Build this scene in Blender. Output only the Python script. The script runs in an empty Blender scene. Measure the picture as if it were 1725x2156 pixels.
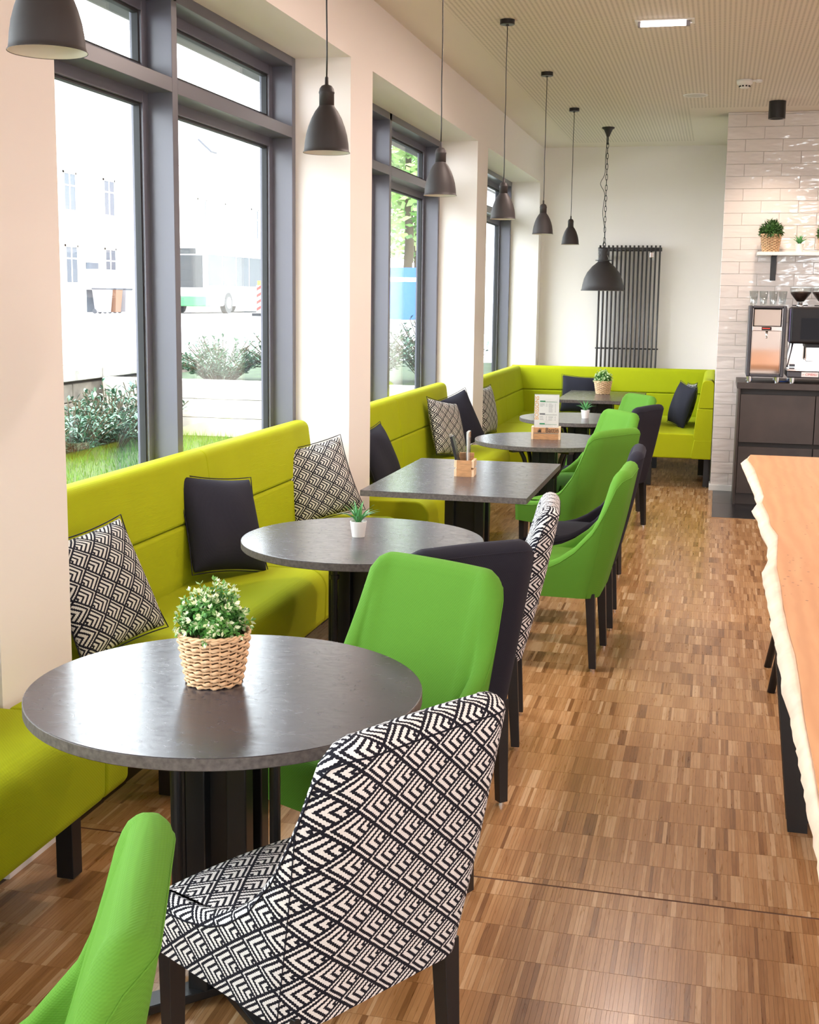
import bpy, bmesh, math, random
from mathutils import Vector, Matrix
R = math.radians
scn = bpy.context.scene
COL = scn.collection

# ---------------------------------------------------------------- camera, sky, light, exposure
CAM_H = 1.64
F_PX, YAW, PITCH, ROLL, CY_PX = 2617.33, 0.240462, 0.153175, 0.012560, 1029.53
W_PX, H_PX = 1725.0, 2156.0
def cam_axes():
    cy, sy, cp, sp = math.cos(YAW), math.sin(YAW), math.cos(PITCH), math.sin(PITCH)
    f = Vector((-sy*cp, cy*cp, -sp)); r = Vector((cy, sy, 0)); u = r.cross(f)
    cr, sr = math.cos(ROLL), math.sin(ROLL)
    return cr*r + sr*u, -sr*r + cr*u, f
_r, _u, _f = cam_axes()
cam = bpy.data.cameras.new('camera'); cam_o = bpy.data.objects.new('camera', cam); COL.objects.link(cam_o)
cam_o.matrix_world = Matrix(((_r.x, _u.x, -_f.x, 0), (_r.y, _u.y, -_f.y, 0), (_r.z, _u.z, -_f.z, CAM_H), (0, 0, 0, 1)))
cam.sensor_fit = 'VERTICAL'; cam.sensor_height = 24.0; cam.lens = 24.0*F_PX/H_PX
cam.shift_y = (CY_PX - H_PX/2)/H_PX
cam.clip_start = 0.05; cam.clip_end = 400
scn.camera = cam_o
def project(p):
    v = Vector(p) - Vector((0, 0, CAM_H)); z = v.dot(_f)
    return (W_PX/2 + F_PX*v.dot(_r)/z, CY_PX - F_PX*v.dot(_u)/z)

vs = scn.view_settings
vs.view_transform = 'Standard'; vs.look = 'None'; vs.gamma = 1.0; vs.use_curve_mapping = False
vs.exposure = 1.5
SKY = 4.4
world = bpy.data.worlds.new('sky'); scn.world = world; world.use_nodes = True
bg = world.node_tree.nodes['Background']; bg.inputs[0].default_value = (0.90, 0.94, 1.0, 1); bg.inputs[1].default_value = SKY

def area_light(name, loc, direction, sx, sy, power, color=(1, 1, 1), portal=False):
    l = bpy.data.lights.new(name, 'AREA'); l.shape = 'RECTANGLE'; l.size = sx; l.size_y = sy
    l.energy = power; l.color = color
    if portal: l.cycles.is_portal = True
    o = bpy.data.objects.new(name, l); COL.objects.link(o); o.location = loc
    o.rotation_euler = Vector(direction).to_track_quat('-Z', 'Y').to_euler()
    o['kind'] = 'helper'
    return o

# ---------------------------------------------------------------- layout numbers (metres)
XW = -1.87            # room face of the window wall
XF = -2.165           # inner face of the window frames
XO = -2.60            # street face of the window wall
ZC = 3.20             # ceiling
ZH = 2.835            # window head
YB = 13.35            # far wall
XT, YT = -0.008, 11.09   # corner and plane of the tiled wall
XR, YN = 4.6, -3.2    # right-hand wall and wall behind the camera
OPEN = [(-3.0, -0.66), (0.02, 2.94), (3.322, 6.268), (6.679, 9.700), (10.140, 13.153)]
for i, (a, b) in enumerate(OPEN):
    area_light('window_daylight_portal', (XO - 0.02, (a + b)/2, 1.55), (1, 0, 0), 2.5, b - a, 1, portal=True)
area_light('window_daylight_portal', (2.7, YN - 0.25, 1.5), (0, 1, 0), 2.6, 2.5, 1, portal=True)  # guides daylight through the added window behind the camera

# ---------------------------------------------------------------- mesh helpers
class MB:
    def __init__(s): s.v = []; s.f = []; s.uv = []; s.t = []; s.tone = 0.5
    def add(s, vs_, fs, uvs=None):
        n = len(s.v); s.v.extend([tuple(p) for p in vs_])
        for i, f in enumerate(fs):
            s.f.append([n + k for k in f]); s.t.append(s.tone)
            s.uv.append(uvs[i] if uvs else None)
        return n
    def box(s, lo, hi, rot=None, piv=None):
        x0, y0, z0 = lo; x1, y1, z1 = hi
        p = [Vector(q) for q in ((x0,y0,z0),(x1,y0,z0),(x1,y1,z0),(x0,y1,z0),(x0,y0,z1),(x1,y0,z1),(x1,y1,z1),(x0,y1,z1))]
        if rot is not None:
            c = Vector(piv) if piv is not None else (Vector(lo) + Vector(hi))/2
            p = [c + rot @ (q - c) for q in p]
        s.add(p, [(0,3,2,1),(4,5,6,7),(0,1,5,4),(1,2,6,5),(2,3,7,6),(3,0,4,7)])
        return s
    def cyl(s, p0, p1, r0, r1=None, n=16, caps=True):
        r1 = r0 if r1 is None else r1
        p0, p1 = Vector(p0), Vector(p1); d = (p1 - p0).normalized()
        a = d.orthogonal().normalized(); b = d.cross(a)
        vs_ = []
        for p, r in ((p0, r0), (p1, r1)):
            for k in range(n):
                t = 2*math.pi*k/n; vs_.append(p + a*(r*math.cos(t)) + b*(r*math.sin(t)))
        fs = [(k, (k+1) % n, n + (k+1) % n, n + k) for k in range(n)]
        if caps: fs += [tuple(range(n))[::-1], tuple(range(n, 2*n))]
        s.add(vs_, fs); return s
    def tube(s, path, r, n=8, closed=False, caps=True):
        P = [Vector(p) for p in path]; m = len(P); rr = r if isinstance(r, (list, tuple)) else [r]*m
        vs_ = []; prev = None
        for i in range(m):
            if closed: d = (P[(i+1) % m] - P[i-1]).normalized()
            else: d = (P[min(i+1, m-1)] - P[max(i-1, 0)]).normalized()
            if prev is None: a = d.orthogonal().normalized()
            else:
                a = prev - d*prev.dot(d); a = a.normalized() if a.length > 1e-6 else d.orthogonal().normalized()
            prev = a; b = d.cross(a)
            for k in range(n):
                t = 2*math.pi*k/n; vs_.append(P[i] + a*(rr[i]*math.cos(t)) + b*(rr[i]*math.sin(t)))
        fs = []
        for i in range(m if closed else m - 1):
            j = (i+1) % m
            for k in range(n): fs.append((i*n + k, i*n + (k+1) % n, j*n + (k+1) % n, j*n + k))
        if caps and not closed: fs += [tuple(range(n))[::-1], tuple(range((m-1)*n, m*n))]
        s.add(vs_, fs); return s
    def lathe(s, prof, c=(0, 0, 0), n=32, closed=False):
        c = Vector(c); m = len(prof); vs_ = []
        for r, z in prof:
            for k in range(n):
                t = 2*math.pi*k/n; vs_.append(c + Vector((r*math.cos(t), r*math.sin(t), z)))
        fs = []
        for i in range(m if closed else m - 1):
            j = (i+1) % m
            for k in range(n): fs.append((i*n + k, i*n + (k+1) % n, j*n + (k+1) % n, j*n + k))
        s.add(vs_, fs); return s
    def prism(s, poly, fn, a, b):
        """poly: list of 2-D points; fn(p, t) -> 3-D point; swept from t = a to t = b"""
        n = len(poly)
        s.add([fn(p, a) for p in poly] + [fn(p, b) for p in poly],
              [tuple(range(n))[::-1], tuple(range(n, 2*n))] + [(k, (k+1) % n, n + (k+1) % n, n + k) for k in range(n)])
        return s
    def mesh(s, name):
        me = bpy.data.meshes.new(name); me.from_pydata(s.v, [], s.f)
        if any(u is not None for u in s.uv):
            l = me.uv_layers.new(name='UVMap'); i = 0
            for f, u in zip(s.f, s.uv):
                for k in range(len(f)):
                    if u is not None: l.data[i].uv = u[k]
                    i += 1
        if len(set(s.t)) > 1 or (s.t and s.t[0] != 0.5):
            at = me.attributes.new('tone', 'FLOAT', 'FACE'); at.data.foreach_set('value', s.t)
        return me
    def build(s, name, mat, parent=None, smooth=False, bevel=0.0, seg=2, normals=True):
        me = s.mesh(name)
        if normals:
            bm = bmesh.new(); bm.from_mesh(me); bmesh.ops.recalc_face_normals(bm, faces=bm.faces); bm.to_mesh(me); bm.free()
        return link(name, me, mat, parent, smooth, bevel, seg)

def link(name, me, mat, parent=None, smooth=False, bevel=0.0, seg=2):
    o = bpy.data.objects.new(name, me); COL.objects.link(o)
    if mat is not None and not me.materials: me.materials.append(mat)
    if parent is not None: o.parent = parent
    if smooth:
        me.polygons.foreach_set('use_smooth', [True]*len(me.polygons))
    if bevel > 0:
        m = o.modifiers.new('bevel', 'BEVEL'); m.width = bevel; m.segments = seg; m.limit_method = 'ANGLE'; m.angle_limit = R(32)
        me.polygons.foreach_set('use_smooth', [True]*len(me.polygons)); m.harden_normals = True
    return o
def tag(o, label, cat=None, group=None, kind=None):
    o['label'] = label
    if cat: o['category'] = cat
    if group: o['group'] = group
    if kind: o['kind'] = kind
    return o
def thing(name, label, cat, loc=(0, 0, 0), rotz=0.0, group=None):
    o = bpy.data.objects.new(name, None); COL.objects.link(o); o.empty_display_size = 0.1
    o.location = loc; o.rotation_euler = (0, 0, rotz)
    return tag(o, label, cat, group)
def copy_tree(o, parent=None):
    c = o.copy(); COL.objects.link(c); c.parent = parent
    for ch in list(o.children):
        copy_tree(ch, c)
    return c
def struct(o): o['kind'] = 'structure'; return o
def box_obj(name, lo, hi, mat, parent=None, bevel=0.0, seg=2):
    return MB().box(lo, hi).build(name, mat, parent, bevel=bevel, seg=seg)
def rotz(a): return Matrix.Rotation(a, 3, 'Z')

# ---------------------------------------------------------------- materials
def nodes(name):
    m = bpy.data.materials.new(name); m.use_nodes = True; nt = m.node_tree
    return m, nt, nt.nodes['Principled BSDF']
def N(nt, t, **kw):
    n = nt.nodes.new(t)
    for k, v in kw.items(): setattr(n, k, v)
    return n
def math_n(nt, op, a, b=None, c=None):
    n = nt.nodes.new('ShaderNodeMath'); n.operation = op
    for i, x in enumerate((a, b, c)):
        if x is None: continue
        if isinstance(x, (int, float)): n.inputs[i].default_value = x
        else: nt.links.new(x, n.inputs[i])
    return n.outputs[0]
def mixc(nt, fac, a, b, mode='MIX'):
    n = nt.nodes.new('ShaderNodeMix'); n.data_type = 'RGBA'; n.blend_type = mode
    for sock, x in ((n.inputs[0], fac), (n.inputs[6], a), (n.inputs[7], b)):
        if isinstance(x, (int, float)): sock.default_value = x
        elif isinstance(x, (tuple, list)): sock.default_value = (*x[:3], 1)
        else: nt.links.new(x, sock)
    return n.outputs[2]
def plain(name, col, rough=0.5, metal=0.0, spec=0.5, var=0.0, vscale=8.0, bump=0.0, bscale=200.0, stretch=None, coat=0.0, emit=None, estr=0.0, sheen=0.0):
    m, nt, b = nodes(name)
    b.inputs['Base Color'].default_value = (*col, 1); b.inputs['Roughness'].default_value = rough
    b.inputs['Metallic'].default_value = metal; b.inputs['Specular IOR Level'].default_value = spec
    if coat: b.inputs['Coat Weight'].default_value = coat; b.inputs['Coat Roughness'].default_value = 0.06
    if sheen: b.inputs['Sheen Weight'].default_value = sheen
    if emit: b.inputs['Emission Color'].default_value = (*emit, 1); b.inputs['Emission Strength'].default_value = estr
    if var or bump:
        tc = N(nt, 'ShaderNodeTexCoord'); src = tc.outputs['Object']
        if stretch:
            mp = N(nt, 'ShaderNodeMapping'); mp.inputs['Scale'].default_value = stretch; nt.links.new(src, mp.inputs[0]); src = mp.outputs[0]
    if var:
        no = N(nt, 'ShaderNodeTexNoise'); no.inputs['Scale'].default_value = vscale; no.inputs['Detail'].default_value = 6
        nt.links.new(src, no.inputs['Vector'])
        hi = tuple(min(1, c*(1 + var)) for c in col); lo = tuple(c*(1 - var) for c in col)
        rp = N(nt, 'ShaderNodeMapRange'); rp.inputs[1].default_value = 0.3; rp.inputs[2].default_value = 0.7
        nt.links.new(no.outputs[0], rp.inputs[0])
        nt.links.new(mixc(nt, rp.outputs[0], lo, hi), b.inputs['Base Color'])
    if bump:
        n2 = N(nt, 'ShaderNodeTexNoise'); n2.inputs['Scale'].default_value = bscale; n2.inputs['Detail'].default_value = 3
        nt.links.new(src, n2.inputs['Vector'])
        bp = N(nt, 'ShaderNodeBump'); bp.inputs['Strength'].default_value = bump; bp.inputs['Distance'].default_value = 0.002
        nt.links.new(n2.outputs[0], bp.inputs['Height']); nt.links.new(bp.outputs[0], b.inputs['Normal'])
    return m
def fabric(name, col, sheen=0.25, scale=260.0, spec=0.2):
    """ribbed woven upholstery: fine crossed wave relief"""
    m, nt, b = nodes(name)
    b.inputs['Roughness'].default_value = 0.85; b.inputs['Specular IOR Level'].default_value = spec
    b.inputs['Sheen Weight'].default_value = sheen; b.inputs['Sheen Roughness'].default_value = 0.4
    b.inputs['Sheen Tint'].default_value = (*[min(1, c*1.3 + .05) for c in col], 1)
    tc = N(nt, 'ShaderNodeTexCoord')
    w1 = N(nt, 'ShaderNodeTexWave', wave_type='BANDS', bands_direction='DIAGONAL'); w1.inputs['Scale'].default_value = scale/6.3
    w1.inputs['Distortion'].default_value = 0.3
    w2 = N(nt, 'ShaderNodeTexWave', wave_type='BANDS', bands_direction='Z'); w2.inputs['Scale'].default_value = scale/6.3
    no = N(nt, 'ShaderNodeTexNoise'); no.inputs['Scale'].default_value = 5; no.inputs['Detail'].default_value = 4
    for n in (w1, w2, no): nt.links.new(tc.outputs['Object'], n.inputs['Vector'])
    h = math_n(nt, 'ADD', w1.outputs['Fac'], w2.outputs['Fac'])
    bp = N(nt, 'ShaderNodeBump'); bp.inputs['Strength'].default_value = 0.22; bp.inputs['Distance'].default_value = 0.0010
    nt.links.new(h, bp.inputs['Height']); nt.links.new(bp.outputs[0], b.inputs['Normal'])
    k = math_n(nt, 'ADD', math_n(nt, 'MULTIPLY', h, 0.10), math_n(nt, 'MULTIPLY', no.outputs[0], 0.25))
    c = mixc(nt, k, tuple(x*0.82 for x in col), tuple(min(1, x*1.28) for x in col))
    nt.links.new(c, b.inputs['Base Color'])
    return m
def pattern(name, p=0.088, q=0.074, white=(0.80, 0.78, 0.78), black=(0.014, 0.014, 0.022)):
    """black and white woven rhombus pattern with nested chevrons, on UVs in metres"""
    m, nt, b = nodes(name); b.inputs['Roughness'].default_value = 0.9; b.inputs['Specular IOR Level'].default_value = 0.15
    uv = N(nt, 'ShaderNodeUVMap'); sp = N(nt, 'ShaderNodeSeparateXYZ'); nt.links.new(uv.outputs[0], sp.inputs[0])
    M = lambda op, a, bb=None, c=None: math_n(nt, op, a, bb, c)
    u0, v0 = sp.outputs[0], sp.outputs[1]
    st = M('MULTIPLY', M('SINE', M('MULTIPLY', u0, 2*math.pi/0.0042)), 0.0007)   # stitches
    st2 = M('MULTIPLY', M('SINE', M('MULTIPLY', v0, 2*math.pi/0.0042)), 0.0007)
    u = M('DIVIDE', M('ADD', u0, st2), p); v = M('DIVIDE', M('ADD', v0, st), q)
    a = M('ADD', u, v); c = M('SUBTRACT', u, v)
    fa, fc = M('FRACT', M('ADD', a, 50.0)), M('FRACT', M('ADD', c, 50.0))
    par = M('MODULO', M('ADD', M('FLOOR', M('ADD', a, 50.0)), 0.0), 2.0)
    m1 = M('MAXIMUM', fa, fc); m2 = M('SUBTRACT', 1.0, M('MINIMUM', fa, fc))
    mm = M('ADD', M('MULTIPLY', m1, 1.0), M('MULTIPLY', par, 0.0))
    stripe = M('GREATER_THAN', M('FRACT', M('ADD', M('MULTIPLY', mm, 4.5), 0.49)), 0.45)
    e = M('MINIMUM', M('MINIMUM', fa, fc), M('MINIMUM', M('SUBTRACT', 1.0, fa), M('SUBTRACT', 1.0, fc)))
    grid = M('GREATER_THAN', e, 0.055)
    f = M('MULTIPLY', stripe, grid)
    nt.links.new(mixc(nt, f, black, white), b.inputs['Base Color'])
    bp = N(nt, 'ShaderNodeBump'); bp.inputs['Strength'].default_value = 0.4; bp.inputs['Distance'].default_value = 0.001
    nt.links.new(M('ADD', f, M('MULTIPLY', st, 600.0)), bp.inputs['Height']); nt.links.new(bp.outputs[0], b.inputs['Normal'])
    return m
def glass_pane(name, refl=0.10, tint=(0.96, 0.985, 0.98)):
    m = bpy.data.materials.new(name); m.use_nodes = True; nt = m.node_tree
    for n in list(nt.nodes):
        if n.type != 'OUTPUT_MATERIAL': nt.nodes.remove(n)
    out = [n for n in nt.nodes if n.type == 'OUTPUT_MATERIAL'][0]
    tr = N(nt, 'ShaderNodeBsdfTransparent'); tr.inputs[0].default_value = (*tint, 1)
    gl = N(nt, 'ShaderNodeBsdfGlossy'); gl.inputs['Roughness'].default_value = 0.005
    fr = N(nt, 'ShaderNodeLayerWeight'); mx = N(nt, 'ShaderNodeMixShader')      # Schlick reflectance of one face
    nt.links.new(math_n(nt, 'ADD', math_n(nt, 'MULTIPLY', math_n(nt, 'POWER', fr.outputs['Facing'], 5.0), 0.9), refl*0.5), mx.inputs[0])
    nt.links.new(tr.outputs[0], mx.inputs[1]); nt.links.new(gl.outputs[0], mx.inputs[2]); nt.links.new(mx.outputs[0], out.inputs[0])
    return m
def wood_attr(name, ramp, rough=0.38, grain=(90, 6, 1), coat=0.0):
    """parquet lamella: per-piece tone + fine grain"""
    m, nt, b = nodes(name)
    at = N(nt, 'ShaderNodeAttribute', attribute_name='tone')
    tc = N(nt, 'ShaderNodeTexCoord')
    mp = N(nt, 'ShaderNodeMapping'); mp.inputs['Scale'].default_value = grain
    off = N(nt, 'ShaderNodeCombineXYZ'); nt.links.new(math_n(nt, 'MULTIPLY', at.outputs['Fac'], 37.0), off.inputs[1]); nt.links.new(off.outputs[0], mp.inputs['Location'])
    nt.links.new(tc.outputs['Object'], mp.inputs[0])
    no = N(nt, 'ShaderNodeTexNoise'); no.inputs['Scale'].default_value = 1.6; no.inputs['Detail'].default_value = 5; no.inputs['Distortion'].default_value = 1.2
    nt.links.new(mp.outputs[0], no.inputs['Vector'])
    k = math_n(nt, 'ADD', math_n(nt, 'MULTIPLY', at.outputs['Fac'], 0.88), math_n(nt, 'MULTIPLY', math_n(nt, 'SUBTRACT', no.outputs[0], 0.42), 0.5))
    cr = N(nt, 'ShaderNodeValToRGB'); el = cr.color_ramp.elements
    el[0].position = ramp[0][0]; el[0].color = (*ramp[0][1], 1); el[1].position = ramp[-1][0]; el[1].color = (*ramp[-1][1], 1)
    for p_, c_ in ramp[1:-1]:
        e = el.new(p_); e.color = (*c_, 1)
    nt.links.new(k, cr.inputs[0]); nt.links.new(cr.outputs[0], b.inputs['Base Color'])
    b.inputs['Roughness'].default_value = rough; b.inputs['Specular IOR Level'].default_value = 0.5
    rr = math_n(nt, 'ADD', math_n(nt, 'MULTIPLY', no.outputs[0], 0.16), rough - 0.08); nt.links.new(rr, b.inputs['Roughness'])
    if coat: b.inputs['Coat Weight'].default_value = coat; b.inputs['Coat Roughness'].default_value = 0.18
    return m

M = {}
M['wall'] = plain('wall_paint', (0.88, 0.815, 0.775), 0.75, spec=0.2, bump=0.05, bscale=120)
M['white'] = plain('white_lacquer', (0.82, 0.81, 0.79), 0.35)
M['frame'] = plain('anthracite_frame', (0.135, 0.132, 0.165), 0.30, spec=0.5)
M['gasket'] = plain('black_rubber_gasket', (0.012, 0.012, 0.014), 0.6)
M['pane'] = glass_pane('window_glass', 0.12)
M['glass'] = glass_pane('drinking_glass', 0.22, (0.93, 0.95, 0.95))
M['bench'] = fabric('lime_upholstery', (0.41, 0.455, 0.005), 0.12, 420)
M['green'] = fabric('leaf_green_weave', (0.108, 0.285, 0.028), 0.08, 560)
M['navy'] = fabric('navy_black_weave', (0.022, 0.022, 0.034), 0.25, 560)
M['pattern'] = pattern('rhombus_weave')
M['pattern_small'] = pattern('rhombus_weave_cushion', 0.088, 0.078, (0.66, 0.64, 0.60))
M['black'] = plain('black_stained_wood', (0.010, 0.0095, 0.011), 0.42)
M['black_metal'] = plain('black_powder_coat', (0.011, 0.011, 0.012), 0.35)
M['chrome'] = plain('chrome', (0.75, 0.75, 0.76), 0.08, metal=1.0)
M['lamp'] = plain('charcoal_lamp', (0.036, 0.030, 0.030), 0.55, spec=0.4)
M['lamp_in'] = plain('cream_lamp_inside', (0.82, 0.78, 0.70), 0.5)
M['leaf'] = plain('succulent_green', (0.10, 0.34, 0.11), 0.42, var=0.35, vscale=30)
M['pot'] = plain('white_pot', (0.85, 0.84, 0.82), 0.35)
M['soil'] = plain('dark_soil', (0.035, 0.022, 0.015), 0.95)
M['straw'] = plain('water_hyacinth_straw', (0.76, 0.50, 0.29), 0.6, var=0.22, vscale=60, bump=0.3, bscale=300, stretch=(1, 1, 6))
M['weave_gap_shade'] = plain('basket_gap_shade', (0.14, 0.075, 0.035), 0.9)  # dark tone stands in for shade between the woven bands
M['oak_box'] = plain('oak_box', (0.48, 0.25, 0.11), 0.5, var=0.25, vscale=25, stretch=(1, 6, 6))
M['pine_box'] = plain('pale_box_end', (0.78, 0.56, 0.36), 0.5, var=0.12, vscale=25)
M['paper'] = plain('menu_paper', (0.84, 0.83, 0.80), 0.5)
M['ink'] = plain('grey_ink', (0.16, 0.16, 0.18), 0.6)
M['ink_green'] = plain('green_ink', (0.05, 0.30, 0.14), 0.6)
M['ink_orange'] = plain('orange_ink', (0.83, 0.38, 0.05), 0.6)
M['ink_black'] = plain('black_ink', (0.02, 0.014, 0.012), 0.6)
M['red'] = plain('red_ink', (0.55, 0.03, 0.03), 0.5)

# ---------------------------------------------------------------- structure: floor
FLOOR_RAMP = [(0.0, (0.15, 0.062, 0.020)), (0.3, (0.34, 0.165, 0.060)), (0.6, (0.48, 0.265, 0.115)), (1.0, (0.70, 0.49, 0.29))]
M['parquet'] = wood_attr('oak_lamella_parquet', FLOOR_RAMP, 0.30, (70, 5, 1), 0.18)
M['subfloor'] = plain('parquet_joint', (0.075, 0.036, 0.016), 0.6)
def build_floor():
    floor = struct(MB().box((XW - 0.35, YN, -0.12), (XR, YB + 0.1, -0.0012)).build('floor', M['subfloor']))
    rng = random.Random(5)
    rows = []; y = 3.307
    rows.append((y + 0.004, y + 0.036)); y2 = y + 0.037
    while y2 < YB: rows.append((y2, y2 + 0.164)); y2 += 0.1648
    rows.append((y - 0.092, y - 0.004)); y2 = y - 0.093
    while y2 > -0.6: rows.append((y2 - 0.164, y2)); y2 -= 0.1648
    joint = MB(); joint.box((XW, 3.3035, -0.004), (3.0, 3.3105, -0.0004)); joint.build('floor_joint', plain('cork_joint', (0.10, 0.042, 0.022), 0.8), floor)
    strips = []
    for (y0, y1) in rows:
        x = XW - rng.random()*0.01; prev = 0.5
        while x < 2.6:
            w = rng.choice((0.0085, 0.0095, 0.011, 0.0125, 0.0145))
            if rng.random() < 0.25: t = prev + rng.uniform(-0.05, 0.05)
            else:
                t = rng.gauss(0.53, 0.14)
                if rng.random() < 0.10: t = rng.uniform(0.72, 0.97)
                if rng.random() < 0.05: t = rng.uniform(0.1, 0.25)
            t = min(0.98, max(0.05, t)); prev = t
            if not (x > 0.012 and y0 > 9.67) : strips.append((x, x + w, y0, y1, t))
            x += w
    def strip(mb, s):
        x0, x1, y0, y1, t = s; g = 0.00022; e = 0.0004; mb.tone = t
        x0 += g; x1 -= g; y0 += g; y1 -= g
        mb.add([(x0-e*.3, y0-e*.3, -0.0012), (x1+e*.3, y0-e*.3, -0.0012), (x1+e*.3, y1+e*.3, -0.0012), (x0-e*.3, y1+e*.3, -0.0012), (x0, y0, 0), (x1, y0, 0), (x1, y1, 0), (x0, y1, 0)],
               [(4,5,6,7),(0,1,5,4),(1,2,6,5),(2,3,7,6),(3,0,4,7)])
    near = []; rest = []
    for s in strips:
        px, py = project(((s[0]+s[1])/2, (s[2]+s[3])/2, 0)) if s[2] > 0.8 else (0, 9e9)
        (near if (1030 < px < 1690 and 1840 < py < 2150 and s[3] - s[2] > 0.1) else rest).append(s)
    near.sort(key=lambda s: s[2]); rest += near[290:]; near = near[:290]
    for s in near:
        mb = MB(); strip(mb, s); mb.build('floor_plank', M['parquet'], floor, normals=False)
    mb = MB()
    for s in rest: strip(mb, s)
    o = mb.build('parquet_strips', M['parquet'], floor, normals=False); o['kind'] = 'stuff'
    # black slate tiles in front of the counter
    slate = plain('black_slate_tile', (0.016, 0.016, 0.019), 0.22, var=0.4, vscale=14, bump=0.6, bscale=18, stretch=(1, 3, 1))
    edge = plain('brass_floor_edge', (0.36, 0.20, 0.10), 0.4)
    k = 0
    for i in range(8):
        for j in range(2):
            x0 = 0.016 + i*0.45; y0 = 9.682 + j*0.70
            box_obj('floor_tile', (x0, y0, -0.005), (x0 + 0.447, y0 + 0.697, 0.0015), slate, floor, bevel=0.001)
    MB().box((0.004, 9.668, -0.004), (3.6, 9.681, 0.001)).box((0.002, 9.668, -0.004), (0.015, YT, 0.001)).build('floor_edge_strip', edge, floor)
    return floor
FLOOR = build_floor()

# ---------------------------------------------------------------- structure: ceiling
def ceiling_mat():
    m, nt, b = nodes('perforated_ceiling'); b.inputs['Roughness'].default_value = 0.85; b.inputs['Specular IOR Level'].default_value = 0.15
    tc = N(nt, 'ShaderNodeTexCoord'); sp = N(nt, 'ShaderNodeSeparateXYZ'); nt.links.new(tc.outputs['Object'], sp.inputs[0])
    Mt = lambda op, a, bb=None: math_n(nt, op, a, bb)
    x, y = sp.outputs[0], sp.outputs[1]
    P = 0.028
    fx = Mt('SUBTRACT', Mt('FRACT', Mt('DIVIDE', Mt('ADD', x, 20.0), P)), 0.5); fy = Mt('SUBTRACT', Mt('FRACT', Mt('DIVIDE', Mt('ADD', y, 20.0), P)), 0.5)
    d = Mt('SQRT', Mt('ADD', Mt('MULTIPLY', fx, fx), Mt('MULTIPLY', fy, fy)))
    hole = Mt('LESS_THAN', d, 0.27)
    a = Mt('MULTIPLY', Mt('GREATER_THAN', x, -1.53), Mt('LESS_THAN', y, 12.97))
    nb = Mt('SUBTRACT', 1.0, Mt('MULTIPLY', Mt('GREATER_THAN', x, -0.31), Mt('GREATER_THAN', y, 10.80)))
    f = Mt('MULTIPLY', hole, Mt('MULTIPLY', a, nb))
    nt.links.new(mixc(nt, f, (0.80, 0.725, 0.66), (0.50, 0.44, 0.39)), b.inputs['Base Color'])
    return m
struct(MB().box((XO, YN, ZC), (XR, YB + 0.1, ZC + 0.15)).build('ceiling', ceiling_mat()))

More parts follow.
